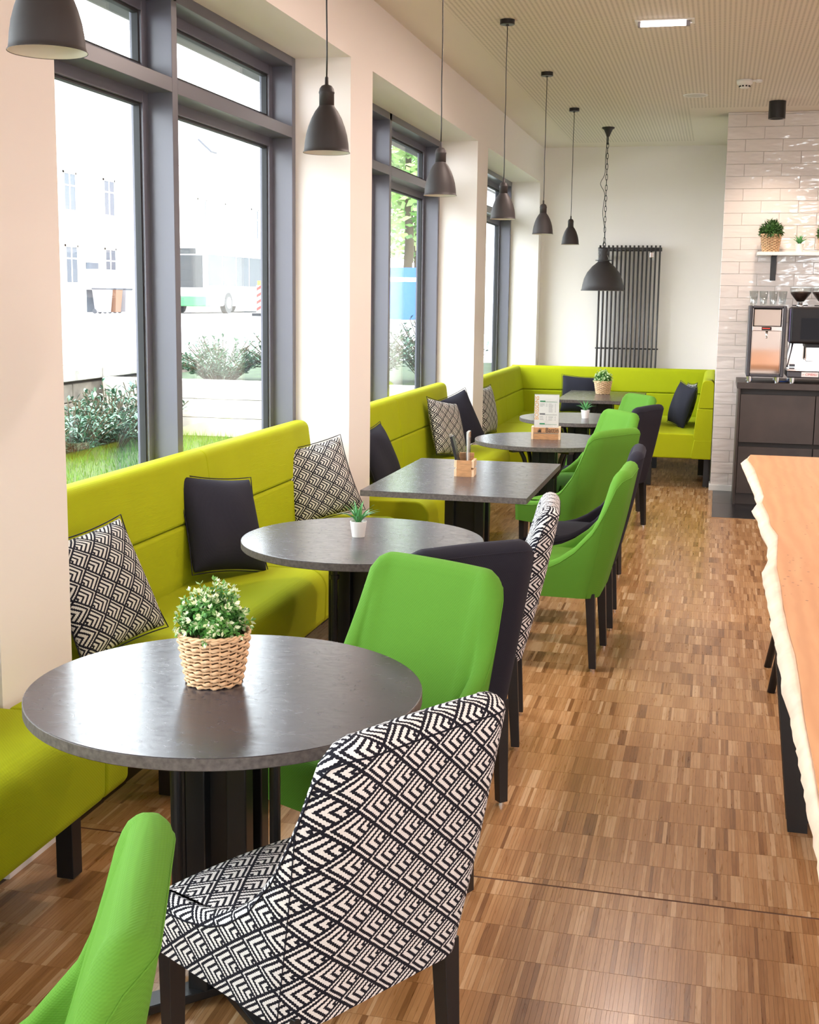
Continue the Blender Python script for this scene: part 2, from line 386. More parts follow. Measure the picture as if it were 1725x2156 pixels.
# ---------------------------------------------------------------- structure: walls
def build_walls():
    mb = MB(); ys = [YN - 0.3] + [y for o in OPEN for y in o] + [YB + 0.25]
    for k in range(0, len(ys), 2): mb.box((XF - 0.165, ys[k], -0.1), (XW, ys[k+1], ZC))
    for a, b in OPEN: mb.box((XF - 0.165, a, ZH), (XW, b, ZC)); mb.box((XF - 0.165, a, -0.1), (XF + 0.005, b, 0.30))
    struct(MB().box((XO, YN - 0.3, ZH + 0.004), (XF - 0.166, YB + 0.25, ZC)).build('trim_2', plain('facade_soffit', (0.16, 0.155, 0.155), 0.8)))
    struct(mb.build('wall_left', M['wall']))
    struct(MB().box((XW, YB, -0.1), (XT + 0.4, YB + 0.2, ZC)).build('wall_back', M['wall']))
    struct(MB().box((XT, YT + 0.012, -0.1), (XT + 0.35, YB, ZC)).build('wall_return', M['wall']))
    struct(MB().box((XR, YN - 0.3, -0.1), (XR + 0.2, YT + 0.3, ZC)).build('wall_right', M['wall']))
    mb = MB(); mb.box((XW, YN - 0.3, -0.1), (1.36, YN, ZC)); mb.box((4.0, YN - 0.3, -0.1), (XR, YN, ZC)); mb.box((1.36, YN - 0.3, 2.75), (4.0, YN, ZC)); mb.box((1.36, YN - 0.3, -0.1), (4.0, YN, 0.25))
    struct(mb.build('wall_front', M['wall']))
    # tiled wall: body + individual tiles
    grout = plain('tile_grout', (0.62, 0.59, 0.56), 0.85)
    tw = struct(MB().box((XT, YT + 0.005, -0.1), (XR, YT + 0.30, ZC)).build('wall_tiled', grout))
    m, nt, b = nodes('glazed_white_tile')
    b.inputs['Base Color'].default_value = (0.72, 0.67, 0.65, 1); b.inputs['Roughness'].default_value = 0.07; b.inputs['Coat Weight'].default_value = 0.6
    tc = N(nt, 'ShaderNodeTexCoord'); oi = N(nt, 'ShaderNodeObjectInfo'); mp = N(nt, 'ShaderNodeMapping'); mp.inputs['Scale'].default_value = (7, 7, 22)
    cx = N(nt, 'ShaderNodeCombineXYZ'); nt.links.new(math_n(nt, 'MULTIPLY', oi.outputs['Random'], 60.0), cx.inputs[0]); nt.links.new(math_n(nt, 'MULTIPLY', oi.outputs['Random'], 91.0), cx.inputs[2]); nt.links.new(cx.outputs[0], mp.inputs['Location'])
    nt.links.new(tc.outputs['Object'], mp.inputs[0])
    no = N(nt, 'ShaderNodeTexNoise'); no.inputs['Scale'].default_value = 1.0; no.inputs['Detail'].default_value = 1.5; nt.links.new(mp.outputs[0], no.inputs['Vector'])
    bp = N(nt, 'ShaderNodeBump'); bp.inputs['Strength'].default_value = 0.8; bp.inputs['Distance'].default_value = 0.009
    nt.links.new(no.outputs[0], bp.inputs['Height']); nt.links.new(bp.outputs[0], b.inputs['Normal']); nt.links.new(bp.outputs[0], b.inputs['Coat Normal'])
    M['tile'] = m
    cache = {}
    rng = random.Random(3)
    z = 0.052; row = 0
    while z < ZC - 0.01:
        z1 = min(z + 0.099, ZC - 0.002)
        x = XT + 0.001 - (0.0 if row % 2 else 0.151)
        while x < 2.4:
            a, bb = max(x, XT + 0.001), x + 0.3
            if bb - a > 0.02:
                key = (round(bb - a, 3), round(z1 - z, 3))
                if key not in cache:
                    me = MB().box((-key[0]/2, -0.004, -key[1]/2), (key[0]/2, 0.006, key[1]/2)).mesh('wall_tile'); me.materials.append(m)
                    bm = bmesh.new(); bm.from_mesh(me); bmesh.ops.bevel(bm, geom=bm.edges[:], offset=0.0022, segments=1, affect='EDGES'); bm.to_mesh(me); bm.free()
                    cache[key] = me
                o = link('wall_tile', cache[key], m, tw); o.location = ((a + bb)/2, YT, (z + z1)/2)
                o.rotation_euler = (R(rng.uniform(-.35, .35)), 0, R(rng.uniform(-.25, .25)))
            x += 0.302
        z += 0.101; row += 1
    struct(box_obj('baseboard_tiled', (XT - 0.010, YT - 0.018, 0), (0.180, YT + 0.001, 0.052), M['white'], bevel=0.003))
    struct(box_obj('baseboard_return', (XT - 0.012, YT, 0), (XT, YB, 0.06), M['white'], bevel=0.003))
    struct(box_obj('baseboard_back', (XW, YB - 0.012, 0), (XT, YB, 0.06), M['white'], bevel=0.003))
    # exterior lintel band over the openings
    struct(MB().box((XO - 0.06, YN, 2.86), (XO, YB + 3, 4.2)).build('trim_1', plain('facade_lintel', (0.30, 0.29, 0.28), 0.8)))
build_walls()

# ---------------------------------------------------------------- structure: windows
def build_window(n, a, b):
    """anthracite mullion window: deep posts, transom, slim sashes with gaskets, four panes"""
    root = bpy.data.objects.new('window_%d' % n, None); COL.objects.link(root); struct(root)
    root.location = (XF, (a + b)/2, 0.30)
    inv = Matrix.Translation((-XF, -(a + b)/2, -0.30))
    def part(mb, name, mat, bevel=0.0):
        mb.v = [tuple(inv @ Vector(v)) for v in mb.v]; return mb.build(name, mat, root, bevel=bevel)
    D = 0.115; ym = (a + b)/2; z0, z1 = 0.30, ZH; zt0, zt1 = 2.437, 2.493; pw = 0.052
    x1, x0 = XF, XF - D
    for (ya, yb) in ((a, a + 0.050), (ym - pw/2, ym + pw/2), (b - 0.050, b)):
        part(MB().box((x0, ya, z0), (x1, yb, z1)), 'window_post', M['frame'], 0.002)
    part(MB().box((x0, a + 0.05, z1 - 0.045), (x1, b - 0.05, z1)), 'window_head', M['frame'], 0.002)
    part(MB().box((x0, a + 0.05, z0), (x1, b - 0.05, z0 + 0.06)), 'window_sill_rail', M['frame'], 0.002)
    for (ya, yb) in ((a + 0.05, ym - pw/2), (ym + pw/2, b - 0.05)):
        part(MB().box((x0, ya, zt0), (x1, yb, zt1)), 'window_transom', M['frame'], 0.002)
        for (za, zb) in ((z0 + 0.06, zt0), (zt1, z1 - 0.045)):
            xs0, xs1 = x0 - 0.045, x0 + 0.008; w = 0.046
            sash = MB(); sash.box((xs0, ya - .02, za - .02), (xs1, ya + w, zb + .02)); sash.box((xs0, yb - w, za - .02), (xs1, yb + .02, zb + .02))
            sash.box((xs0, ya + w, za - .02), (xs1, yb - w, za + w)); sash.box((xs0, ya + w, zb - w), (xs1, yb - w, zb + .02))
            s = part(sash, 'window_sash', M['frame'], 0.003)
            g = MB(); t = 0.010; xa, xb = x0 - 0.030, x0 - 0.004
            g.box((xa, ya + w, za + w), (xb, ya + w + t, zb - w)); g.box((xa, yb - w - t, za + w), (xb, yb - w, zb - w)); g.box((xa, ya + w + t, za + w), (xb, yb - w - t, za + w + t)); g.box((xa, ya + w + t, zb - w - t), (xb, yb - w - t, zb - w))
            part(g, 'window_gasket', M['gasket'])
            part(MB().box((x0 - 0.026, ya + w + 0.002, za + w + 0.002), (x0 - 0.020, yb - w - 0.002, zb - w - 0.002)), 'window_pane', M['pane'])
    return root
for n, (a, b) in enumerate(OPEN): build_window(n + 1, a, b)
def build_fill_window():  # unseen glazing behind the camera, added for fill daylight
    root = bpy.data.objects.new('window_6', None); COL.objects.link(root); struct(root)
    for x in (1.36, 2.64, 3.94): box_obj('window_post', (x, YN - 0.2, 0.25), (x + 0.06, YN - 0.1, 2.75), M['frame'], root)
    for x in (1.42, 2.70): box_obj('window_pane', (x, YN - 0.16, 0.25), (x + 1.22, YN - 0.154, 2.75), M['pane'], root)
build_fill_window()  # added only for the daylight it lets in

# ---------------------------------------------------------------- benches
def arc(cx, cz, r, a0, a1, n=6):
    return [(cx + r*math.cos(R(a0 + (a1 - a0)*k/n)), cz + r*math.sin(R(a0 + (a1 - a0)*k/n))) for k in range(n + 1)]
def bench_profiles(zs, zb, zt, zm, depth):
    seat = [(0.03, zb)] + [(0.03, zs - 0.005)] + arc(depth - 0.085, zs - 0.085, 0.085, 90, 4, 7) + [(depth - 0.004, zb + 0.02), (depth - 0.02, zb)]
    low = [(0.0, zs - 0.06), (0.0, zm - 0.002)] + [(0.128, zm - 0.002), (0.137, zm - 0.01), (0.158, zs - 0.03), (0.14, zs - 0.06)]
    up = [(0.0, zm + 0.002), (0.0, zt - 0.04)] + arc(0.04, zt - 0.04, 0.04, 180, 90, 5)[1:] + arc(0.062, zt - 0.042, 0.042, 88, 10, 5) + [(0.132, zm + 0.012), (0.125, zm + 0.002)]
    return seat, low, up
def bench_run(root, fn, cuts, zs, zb, zt, zm, depth, seat_cuts=None, back_cuts=None):
    """upholstered run: fn(d, u, z) maps depth, length and height to the room"""
    seat, low, up = bench_profiles(zs, zb, zt, zm, depth); g = 0.0012
    sc = seat_cuts or cuts; bc = back_cuts or cuts
    for a, b in zip(sc[:-1], sc[1:]):
        MB().prism(seat, lambda p, t: fn(p[0], t, p[1]), a + g, b - g).build('seat', M['bench'], root, bevel=0.016, seg=3)
    for a, b in zip(bc[:-1], bc[1:]):
        MB().prism(low, lambda p, t: fn(p[0], t, p[1]), a + g, b - g).build('lower_back_pad', M['bench'], root, bevel=0.012, seg=3)
        MB().prism(up, lambda p, t: fn(p[0], t, p[1]), a + g, b - g).build('upper_back_pad', M['bench'], root, bevel=0.012, seg=3)
def bench_leg(root, x, y, zb, s=0.052):
    o = MB().box((x - s/2, y - s/2, 0.006), (x + s/2, y + s/2, zb + 0.012)).build('leg', M['black'], root, bevel=0.002)
    MB().cyl((x, y, 0), (x, y, 0.007), 0.014, n=12).build('glide', M['chrome'], o)
def rooted(root):
    """shift children built in room coordinates so that they hang off their root"""
    def walk(o, inv):
        for c in o.children:
            if c.type == 'MESH' and not c.get('_s'):
                c.data.transform(inv); c['_s'] = 1
            walk(c, inv)
    walk(root, Matrix.Translation(-root.location)); 
    def clean(o):
        for c in o.children:
            if '_s' in c: del c['_s']
            clean(c)
    clean(root)
    return root
def window_bench(label, x0, cuts, zs, zb, zt, zm, depth, legs, seat_cuts=None):
    r = thing('upholstered_bench', label, 'bench', (x0 + depth/2, (cuts[0] + cuts[-1])/2, 0), group='lime upholstered benches under the windows')
    bench_run(r, lambda d, u, z: (x0 + d, u, z), cuts, zs, zb, zt, zm, depth, seat_cuts)
    for x, y in legs: bench_leg(r, x, y, zb)
    return rooted(r)
b0 = window_bench('lime green bench in the nearest window bay, cut by the picture edge', -2.15, [0.05, 1.48, 2.925], 0.515, 0.275, 1.0, 0.735, 0.60,
             [(-1.716, 3.0), (-2.06, 2.85), (-1.716, 1.49), (-1.716, 0.2), (-2.06, 0.2)], [0.05, 1.55, 2.925])
_sp = [p for p in bench_profiles(0.515, 0.275, 1.0, 0.735, 0.60)[0]]; _sp = [(max(p[0], 0.30), p[1]) for p in _sp]
_o = MB().prism(_sp, lambda p, t: (-2.15 + p[0] - b0.location.x, t - b0.location.y, p[1]), 2.9262, 3.06).build('seat_end', M['bench'], b0, bevel=0.016, seg=3)
window_bench('lime green bench along the large window with three cushions', -2.15, [3.345, 4.79, 6.13], 0.51, 0.275, 1.0, 0.735, 0.605,
             [(-1.695, 3.62), (-2.06, 3.5), (-1.695, 4.85), (-1.695, 6.0), (-2.06, 6.0)], [3.345, 4.86, 6.18])
window_bench('lime green bench in the middle window bay behind the rectangular table', -2.14, [6.70, 7.95, 9.48], 0.505, 0.275, 0.985, 0.72, 0.61,
             [(-1.70, 6.95), (-2.06, 6.9), (-1.70, 8.1), (-1.70, 9.3), (-2.06, 9.3)], [6.70, 8.1, 9.52])
def corner_bench():
    r = thing('corner_bench', 'lime green U-shaped corner bench running along the far wall', 'bench', (-1.0, 12.2, 0))
    zs, zb, zt, zm, dp = 0.485, 0.265, 0.955, 0.71, 0.60
    xl, yf, xr = -2.08, 12.97, XT - 0.006
    bench_run(r, lambda d, u, z: (xl + d, u, z), None, zs, zb, zt, zm, dp, [10.20, 11.55, yf - 0.61], [10.20, 11.75, yf - 0.128])
    bench_run(r, lambda d, u, z: (u, yf - d, z), None, zs, zb, zt, zm, dp, [xl + 0.03, xr - 0.61], [xl + 0.001, xr - 0.001])
    bench_run(r, lambda d, u, z: (xr - d, u, z), None, zs, zb, zt, zm, dp, [11.12, yf - 0.03], [11.10, yf - 0.128])
    # closed end of the right-hand back, down to the underside
    poly = [(0.0, zb), (0.0, zs - 0.05), (0.15, zs - 0.05), (0.175, zb + 0.03), (0.168, zb)]
    MB().prism(poly, lambda p, t: (xr - p[0], t, p[1]), 11.10, 11.20).build('end_panel', M['bench'], r, bevel=0.01, seg=3)
    for x, y in ((-0.045, 11.25), (-0.555, 11.235), (-0.10, 12.0), (-0.56, 12.38), (-1.62, 12.45), (-1.62, 10.4), (-1.98, 10.4), (-1.62, 11.5)): bench_leg(r, x, y, zb, 0.058)
    return rooted(r)
corner_bench()

# ---------------------------------------------------------------- chairs
EDGE = [(-0.345, 0.905), (-0.322, 0.895), (-0.298, 0.865), (-0.275, 0.810), (-0.248, 0.735), (-0.20, 0.652), (-0.123, 0.565), (-0.055, 0.515), (0.0, 0.487), (0.08, 0.466), (0.16, 0.458), (0.24, 0.455)]
def edge_z(y):
    if y <= EDGE[0][0]: return EDGE[0][1]
    for (a, za), (b, zb) in zip(EDGE[:-1], EDGE[1:]):
        if y <= b:
            t = (y - a)/(b - a); return za + (zb - za)*t
    return EDGE[-1][1]
ZB = 0.335
def chair_shell(parent, mat):
    hw, yf, yb, rc = 0.236, 0.235, -0.225, 0.085
    plan = []
    for k in range(15): plan.append((hw, yf + (yb + rc - yf)*k/14, (1, 0)))
    for k in range(1, 9):
        a = R(-90*k/8); plan.append((hw - rc + rc*math.cos(a), yb + rc + rc*math.sin(a), (math.cos(a), math.sin(a))))
    for k in range(1, 12): plan.append((hw - rc - 2*(hw - rc)*k/12, yb, (0, -1)))
    for k in range(0, 9):
        a = R(-90 - 90*k/8); plan.append((-(hw - rc) + rc*math.cos(a), yb + rc + rc*math.sin(a), (math.cos(a), math.sin(a))))
    for k in range(1, 15): plan.append((-hw, yb + rc + (yf - yb - rc)*k/14, (-1, 0)))
    # arc length
    S = [0.0]
    for (a, b) in zip(plan[:-1], plan[1:]): S.append(S[-1] + math.hypot(b[0] - a[0], b[1] - a[1]))
    def lean(y0, z): return y0 - 0.125*max(0, (z - ZB))/0.555*min(1, max(0, (yf - y0)/(yf - yb)))
    def ztop(y0):
        lo, hi = 0.40, 0.93
        for _ in range(30):
            mid = (lo + hi)/2
            if mid < edge_z(lean(y0, mid)): lo = mid
            else: hi = mid
        return lo
    rows = []; seamline = []
    NL = 8
    for (x, y, n), s in zip(plan, S):
        zt = ztop(y)
        back = min(1, max(0, (-y - 0.02)/0.2))            # 0 on the wings, 1 on the back
        bw_ = max(0.0, -n[1]); bw_ = bw_*bw_*(3 - 2*bw_)       # 1 on the flat of the back, 0 on the wings
        t = 0.050 + 0.018*bw_
        if back >= 0.99: zt += 0.008*math.cos(math.pi*x/0.6) - 0.004
        sec = []
        bulge = 0.012*back
        for k in range(NL + 1):
            z = ZB + (zt - t*0.5 - ZB)*k/NL; q = math.sin(math.pi*k/NL)
            fl = -0.040*((z - ZB)/0.56)*n[0]*n[0]
            sec.append((Vector((x - n[0]*fl, lean(y, z) + n[1]*bulge*q*0.6, z)), s, z))
        seamline.append(sec[-1][0].copy())
        oz = zt - t*0.5; base = sec[-1][0]
        for k in range(1, 7):
            a = math.pi*k/6
            off = t*0.5*(1 - math.cos(a)); zz = oz + t*0.5*math.sin(a)
            sec.append((Vector((base.x - n[0]*off, base.y - n[1]*off, zz)), s, oz + t*0.5*a))
        vtop = sec[-1][2]
        for k in range(1, 7):
            z = oz + (0.40 - oz)*k/6; kk = k/6
            th = t + 0.002
            sec.append((Vector((x - n[0]*(th - 0.040*max(0, z - ZB)/0.56*n[0]*n[0]), lean(y, z) - n[1]*th + 0.045*kk*back, z)), s, vtop + (oz - z)))
        rows.append(sec)
    mb = MB(); m = len(rows[0]); V = []; 
    for sec in rows: V.extend([p for p, _, _ in sec])
    F = []; UV = []
    for i in range(len(rows) - 1):
        for k in range(m - 1):
            F.append((i*m + k, (i+1)*m + k, (i+1)*m + k + 1, i*m + k + 1))
            UV.append([(rows[a][b][1], rows[a][b][2]) for a, b in ((i, k), (i+1, k), (i+1, k+1), (i, k+1))])
    for i in (0, len(rows) - 1):
        f = tuple(i*m + k for k in range(m)); F.append(f); UV.append([(p.x, p.z) for p, _, _ in rows[i]])
    mb.add(V, F, UV)
    o = mb.build('backrest_shell', mat, parent, smooth=True)
    # piping along the rim and down the two rear corners
    pm = MB(); pm.tube([p + Vector((0, 0, 0.001)) for p in seamline], 0.0018, 6)
    for i in (16, len(rows) - 17): pm.tube([rows[i][k][0] for k in range(NL + 1)], 0.0013, 5)
    pm.build('piping', mat, o, smooth=True)
    return o
def chair_seat(parent, mat):
    x, y0, y1 = 0.211, -0.20, 0.246
    nx, ny = 10, 12; V = []; F = []; UV = []
    def ring(z, dx, crown=0):
        pass
    # cushion with a softly crowned top and rounded front edge
    prof = [(-0.20, 0.474), (-0.1, 0.482), (0.0, 0.484), (0.1, 0.480), (0.18, 0.472), (0.208, 0.464), (0.224, 0.452), (0.231, 0.43), (0.232, 0.38), (0.231, ZB)]
    arcl = [0]
    for a, b in zip(prof[:-1], prof[1:]): arcl.append(arcl[-1] + math.hypot(b[0]-a[0], b[1]-a[1]))
    xs = [-1 + 2*k/nx for k in range(nx + 1)]
    for (y, z), l in zip(prof, arcl):
        for q in xs:
            wz = 0.010*(1 - q*q) if z > 0.43 else 0
            xx = q*x
            V.append((xx, y, z - 0.010 + wz + (0.0)))
    m = nx + 1
    for i in range(len(prof) - 1):
        for k in range(nx):
            F.append((i*m + k, i*m + k + 1, (i+1)*m + k + 1, (i+1)*m + k))
            UV.append([(xs[a]*x, arcl[b]) for a, b in ((k, i), (k+1, i), (k+1, i+1), (k, i+1))])
    mb = MB(); mb.add(V, F, UV)
    b = len(mb.v); mb.add([(-x, -0.2, ZB + .004), (x, -0.2, ZB + .004), (x, 0.231, ZB - .0005), (-x, 0.231, ZB - .0005)], [(0, 1, 2, 3)], [[(0, 0)]*4])
    return mb.build('seat', mat, parent, smooth=False, bevel=0) if False else smooth_obj(mb.build('seat', mat, parent, normals=True))
def smooth_obj(o):
    o.data.polygons.foreach_set('use_smooth', [True]*len(o.data.polygons)); return o
def chair_leg(parent, x, y, lean):
    a, b = 0.021, 0.0155; zt = ZB + 0.02
    dx, dy = 0.0, lean
    V = [(x - a, y - a, zt), (x + a, y - a, zt), (x + a, y + a, zt), (x - a, y + a, zt), (x - b + dx, y - b + dy, 0.012), (x + b + dx, y - b + dy, 0.012), (x + b + dx, y + b + dy, 0.012), (x - b + dx, y + b + dy, 0.012)]
    mb = MB(); mb.add(V, [(0, 1, 2, 3), (7, 6, 5, 4), (0, 4, 5, 1), (1, 5, 6, 2), (2, 6, 7, 3), (3, 7, 4, 0)])
    o = mb.build('leg', M['black'], parent, bevel=0.002)
    MB().cyl((x + dx, y + dy, 0), (x + dx, y + dy, 0.0125), 0.0105, n=12).build('glide', M['chrome'], o)
def make_chair(mat, label):
    t = thing('dining_chair', label, 'chair', group='upholstered tub chairs at the tables')
    chair_shell(t, mat); chair_seat(t, mat)
    for sx in (-1, 1):
        chair_leg(t, sx*0.197, -0.188, -0.022); chair_leg(t, sx*0.197, 0.205, 0.0)
    return t
protos = {}
def place_chair(kind, x, y, f, label):
    a = math.atan2(f[1], f[0]) - math.pi/2
    if kind not in protos: o = protos[kind] = make_chair(M[kind], label)
    else: o = copy_tree(protos[kind])
    o['label'] = label; o.location = (x, y, 0); o.rotation_euler = (0, 0, a)
    return o
CHAIRS = [
 ('green', -0.985, 1.28, (-0.93, -0.36), 'bright green upholstered chair cut off at the bottom corner of the picture'),
 ('pattern', -0.745, 2.245, (-0.857, 0.515), 'black and white rhombus chair seen from behind at the nearest round table'),
 ('green', -0.875, 3.09, (-0.435, -0.90), 'bright green chair facing the nearest round table, its inner back showing'),
 ('navy', -0.905, 3.85, (-0.69, 0.72), 'charcoal chair back to back with the green chair, at the second round table'),
 ('pattern', -0.885, 4.52, (-0.993, -0.117), 'black and white rhombus chair beside the second round table, seen edge-on'),
 ('green', -0.678, 5.61, (-0.999, 0.03), 'bright green chair at the near end of the long side of the rectangular table'),
 ('navy', -0.675, 6.32, (-1.0, -0.03), 'navy chair between two green chairs at the rectangular table with the menu box'),
 ('green', -0.80, 7.33, (-0.848, 0.53), 'bright green chair with its back to us at the round table with the upright menu'),
 ('green', -0.862, 8.22, (-0.83, -0.56), 'bright green chair facing us across the round table with the upright menu'),
 ('navy', -0.737, 9.01, (-0.925, 0.38), 'charcoal chair with its back to us at the small succulent table near the corner bench'),
 ('green', -0.825, 9.74, (-0.825, -0.565), 'farthest bright green chair, in front of the corner bench'),
]
for c in CHAIRS: place_chair(*c)

# ---------------------------------------------------------------- tables
def slate_mat():
    m, nt, b = nodes('slate_laminate'); tc = N(nt, 'ShaderNodeTexCoord')
    n1 = N(nt, 'ShaderNodeTexNoise'); n1.inputs['Scale'].default_value = 7; n1.inputs['Detail'].default_value = 8; n1.inputs['Distortion'].default_value = 1.6
    n2 = N(nt, 'ShaderNodeTexNoise'); n2.inputs['Scale'].default_value = 16; n2.inputs['Detail'].default_value = 6; n2.inputs['Distortion'].default_value = 2.5
    mp = N(nt, 'ShaderNodeMapping'); mp.inputs['Scale'].default_value = (1.0, 1.6, 1); nt.links.new(tc.outputs['Object'], mp.inputs[0])
    for n in (n1, n2): nt.links.new(mp.outputs[0], n.inputs['Vector'])
    nt.links.new(mixc(nt, n1.outputs[0], (0.030, 0.027, 0.032), (0.070, 0.063, 0.072)), b.inputs['Base Color'])
    nt.links.new(math_n(nt, 'ADD', math_n(nt, 'MULTIPLY', n2.outputs[0], 0.22), 0.13), b.inputs['Roughness'])
    b.inputs['Specular IOR Level'].default_value = 0.65
    bp = N(nt, 'ShaderNodeBump'); bp.inputs['Strength'].default_value = 0.10; bp.inputs['Distance'].default_value = 0.002
    nt.links.new(n2.outputs[0], bp.inputs['Height']); nt.links.new(bp.outputs[0], b.inputs['Normal'])
    return m
M['slate'] = slate_mat()
M['slate_edge'] = plain('slate_edge_band', (0.105, 0.090, 0.085), 0.55, var=0.35, vscale=90)
ZT = 0.75; TT = 0.027
def pedestal(root, w=0.10, rods=True, arms=False):
    """fluted central column of square bars, four slim rods, top cross and cross foot"""
    for dx, dy in ((-1, -1), (1, -1), (1, 1), (-1, 1)):
        a = w*0.5
        MB().box((dx*a - 0.024, dy*a - 0.024, 0.03), (dx*a + 0.024, dy*a + 0.024, ZT - TT - 0.03)).build('column_bar', M['black_metal'], root, bevel=0.004)
    MB().box((-w*0.42, -w*0.42, 0.03), (w*0.42, w*0.42, ZT - TT - 0.03)).build('column_core', M['black_metal'], root)
    if rods:
        for k in range(4):
            a = R(45 + 90*k + 20); x, y = 0.155*math.cos(a), 0.155*math.sin(a)
            MB().cyl((x, y, 0.03), (x, y, ZT - TT - 0.035), 0.0125, n=14).cyl((x, y, ZT - TT - 0.10), (x, y, ZT - TT - 0.085), 0.017, n=14).build('rod', M['black_metal'], root, smooth=False, bevel=0)
    if arms:
        for k in range(4):
            a = R(45 + 90*k); c, s_ = math.cos(a), math.sin(a)
            MB().tube([(q*c, q*s_, z) for q, z in ((0.05, 0.50), (0.10, 0.52), (0.145, 0.575), (0.165, 0.64), (0.20, 0.70))], 0.014, 8).build('curved_arm', M['black_metal'], root, smooth=True)
    mb = MB()
    for k in range(2):
        r_ = rotz(R(45 + 90*k)); mb.box((-0.27, -0.022, ZT - TT - 0.04), (0.27, 0.022, ZT - TT - 0.0005), r_, (0, 0, ZT - TT - 0.02))
    mb.build('top_bracket', M['black_metal'], root, bevel=0.003)
    mb = MB()
    for k in range(2):
        r_ = rotz(R(45 + 90*k)); mb.box((-0.29, -0.03, 0.012), (0.29, 0.03, 0.034), r_, (0, 0, 0.02))
    ft = mb.build('cross_foot', M['black_metal'], root, bevel=0.003)
    for k in range(4):
        a = R(45 + 90*k); MB().cyl((0.26*math.cos(a), 0.26*math.sin(a), 0), (0.26*math.cos(a), 0.26*math.sin(a), 0.013), 0.018, n=12).build('glide', M['chrome'], ft)
def round_table(x, y, label, rot=0.0, arms=False):
    t = thing('round_table', label, 'table', (x, y, 0), rot, group='slate-topped cafe tables')
    r = 0.45; n = 96
    MB().lathe([(0, ZT - 0.0012), (r - 0.0015, ZT - 0.0012), (r - 0.0005, ZT - 0.0004), (r - 0.002, ZT), (0, ZT)], n=n).build('tabletop', M['slate'], t, smooth=False)
    MB().lathe([(0, ZT - TT), (r - 0.002, ZT - TT), (r, ZT - TT + 0.002), (r, ZT - 0.0022), (r - 0.001, ZT - 0.0013), (0, ZT - 0.0013)], n=n).build('edge_band', M['slate_edge'], t, smooth=False)
    pedestal(t, 0.10, not arms, arms); return t
def rect_table(x0, x1, y0, y1, label):
    cx, cy = (x0 + x1)/2, (y0 + y1)/2; a, b = (x1 - x0)/2, (y1 - y0)/2
    t = thing('rectangular_table', label, 'table', (cx, cy, 0), 0, group='slate-topped cafe tables')
    box_obj('tabletop', (-a, -b, ZT - 0.0012), (a, b, ZT), M['slate'], t)
    box_obj('edge_band', (-a, -b, ZT - TT), (a, b, ZT - 0.0013), M['slate_edge'], t)
    pedestal(t, 0.15, False); return t
round_table(-1.058, 2.574, 'nearest round dark slate table with the flowering basket plant')
round_table(-1.248, 4.369, 'second round dark slate table, small white potted succulent on it')
rect_table(-1.583, -0.803, 5.49, 6.73, 'rectangular dark slate table carrying the small wooden menu box')
round_table(-1.043, 7.884, 'round dark slate table carrying the upright drinks menu', 0.0, True)
round_table(-0.998, 9.443, 'farthest round dark slate table, small white potted succulent on it', 0.0, True)
rect_table(-1.385, -0.655, 11.12, 12.31, 'rectangular dark slate table by the corner bench with a basket plant')

# ---------------------------------------------------------------- cushions
def cushion(kind, label, c, normal, spin=0.0, w=0.42, h=0.42, t=0.13, roll=0.0):
    """square scatter cushion; c = centre, normal = the way its face looks, spin = turn in its plane"""
    n = 16; V = []; F = []; UV = []
    def pt(u, v, sgn):
        k = (1 - abs(u)**2.6)*(1 - abs(v)**2.6)
        pin = 0.07
        x = u*(1 - pin*(1 - v*v)*0 - pin*(1 - abs(v)**2)*abs(u)**3); y = v*(1 - pin*(1 - abs(u)**2)*abs(v)**3)
        z = sgn*t*0.5*max(0, k)**0.55
        z += 0.006*math.sin(5*u + 2*v) * k
        return (x*w/2, y*h/2, z)
    for sgn in (1, -1):
        b = len(V)
        for i in range(n + 1):
            for j in range(n + 1): V.append(pt(-1 + 2*i/n, -1 + 2*j/n, sgn))
        for i in range(n):
            for j in range(n):
                q = [(i, j), (i+1, j), (i+1, j+1), (i, j+1)]
                f = tuple(b + a*(n+1) + c_ for a, c_ in q); F.append(f if sgn > 0 else f[::-1])
                uv = [((a/n - .5)*w, (c_/n - .5)*h + (3 if sgn < 0 else 0)) for a, c_ in q]; UV.append(uv if sgn > 0 else uv[::-1])
    mb = MB(); mb.add(V, F, UV); me = mb.mesh('cushion')
    bm = bmesh.new(); bm.from_mesh(me); bmesh.ops.remove_doubles(bm, verts=bm.verts, dist=0.0004); bm.to_mesh(me); bm.free()
    o = link('cushion', me, M[kind], None, smooth=True)
    sd = o.modifiers.new('sub', 'SUBSURF'); sd.levels = 1; sd.render_levels = 1
    z = Vector(normal).normalized(); x = Vector((0, 0, 1)).cross(z).normalized(); y = z.cross(x)
    rot = Matrix((x, y, z)).transposed() @ Matrix.Rotation(spin, 3, 'Z')
    o.matrix_world = Matrix.Translation(c) @ rot.to_4x4()
    # piping seam
    e = []
    for k in range(n): e.append(pt(-1 + 2*k/n, -1, 1))
    for k in range(n): e.append(pt(1, -1 + 2*k/n, 1))
    for k in range(n): e.append(pt(1 - 2*k/n, 1, 1))
    for k in range(n): e.append(pt(-1, 1 - 2*k/n, 1))
    MB().tube(e, 0.0022, 5, closed=True).build('seam', M['navy'], o, smooth=True)
    tag(o, label, 'cushion', 'scatter cushions on the benches')
    return o
cushion('pattern_small', 'black and white cushion at the near end of the large window bench', (-1.885, 3.56, 0.70), (0.88, -0.26, 0.40), R(6), 0.41, 0.41)
cushion('navy', 'plain black cushion leaning mid-bench under the large window', (-1.925, 4.66, 0.715), (0.84, -0.34, 0.38), R(-9), 0.42, 0.42)
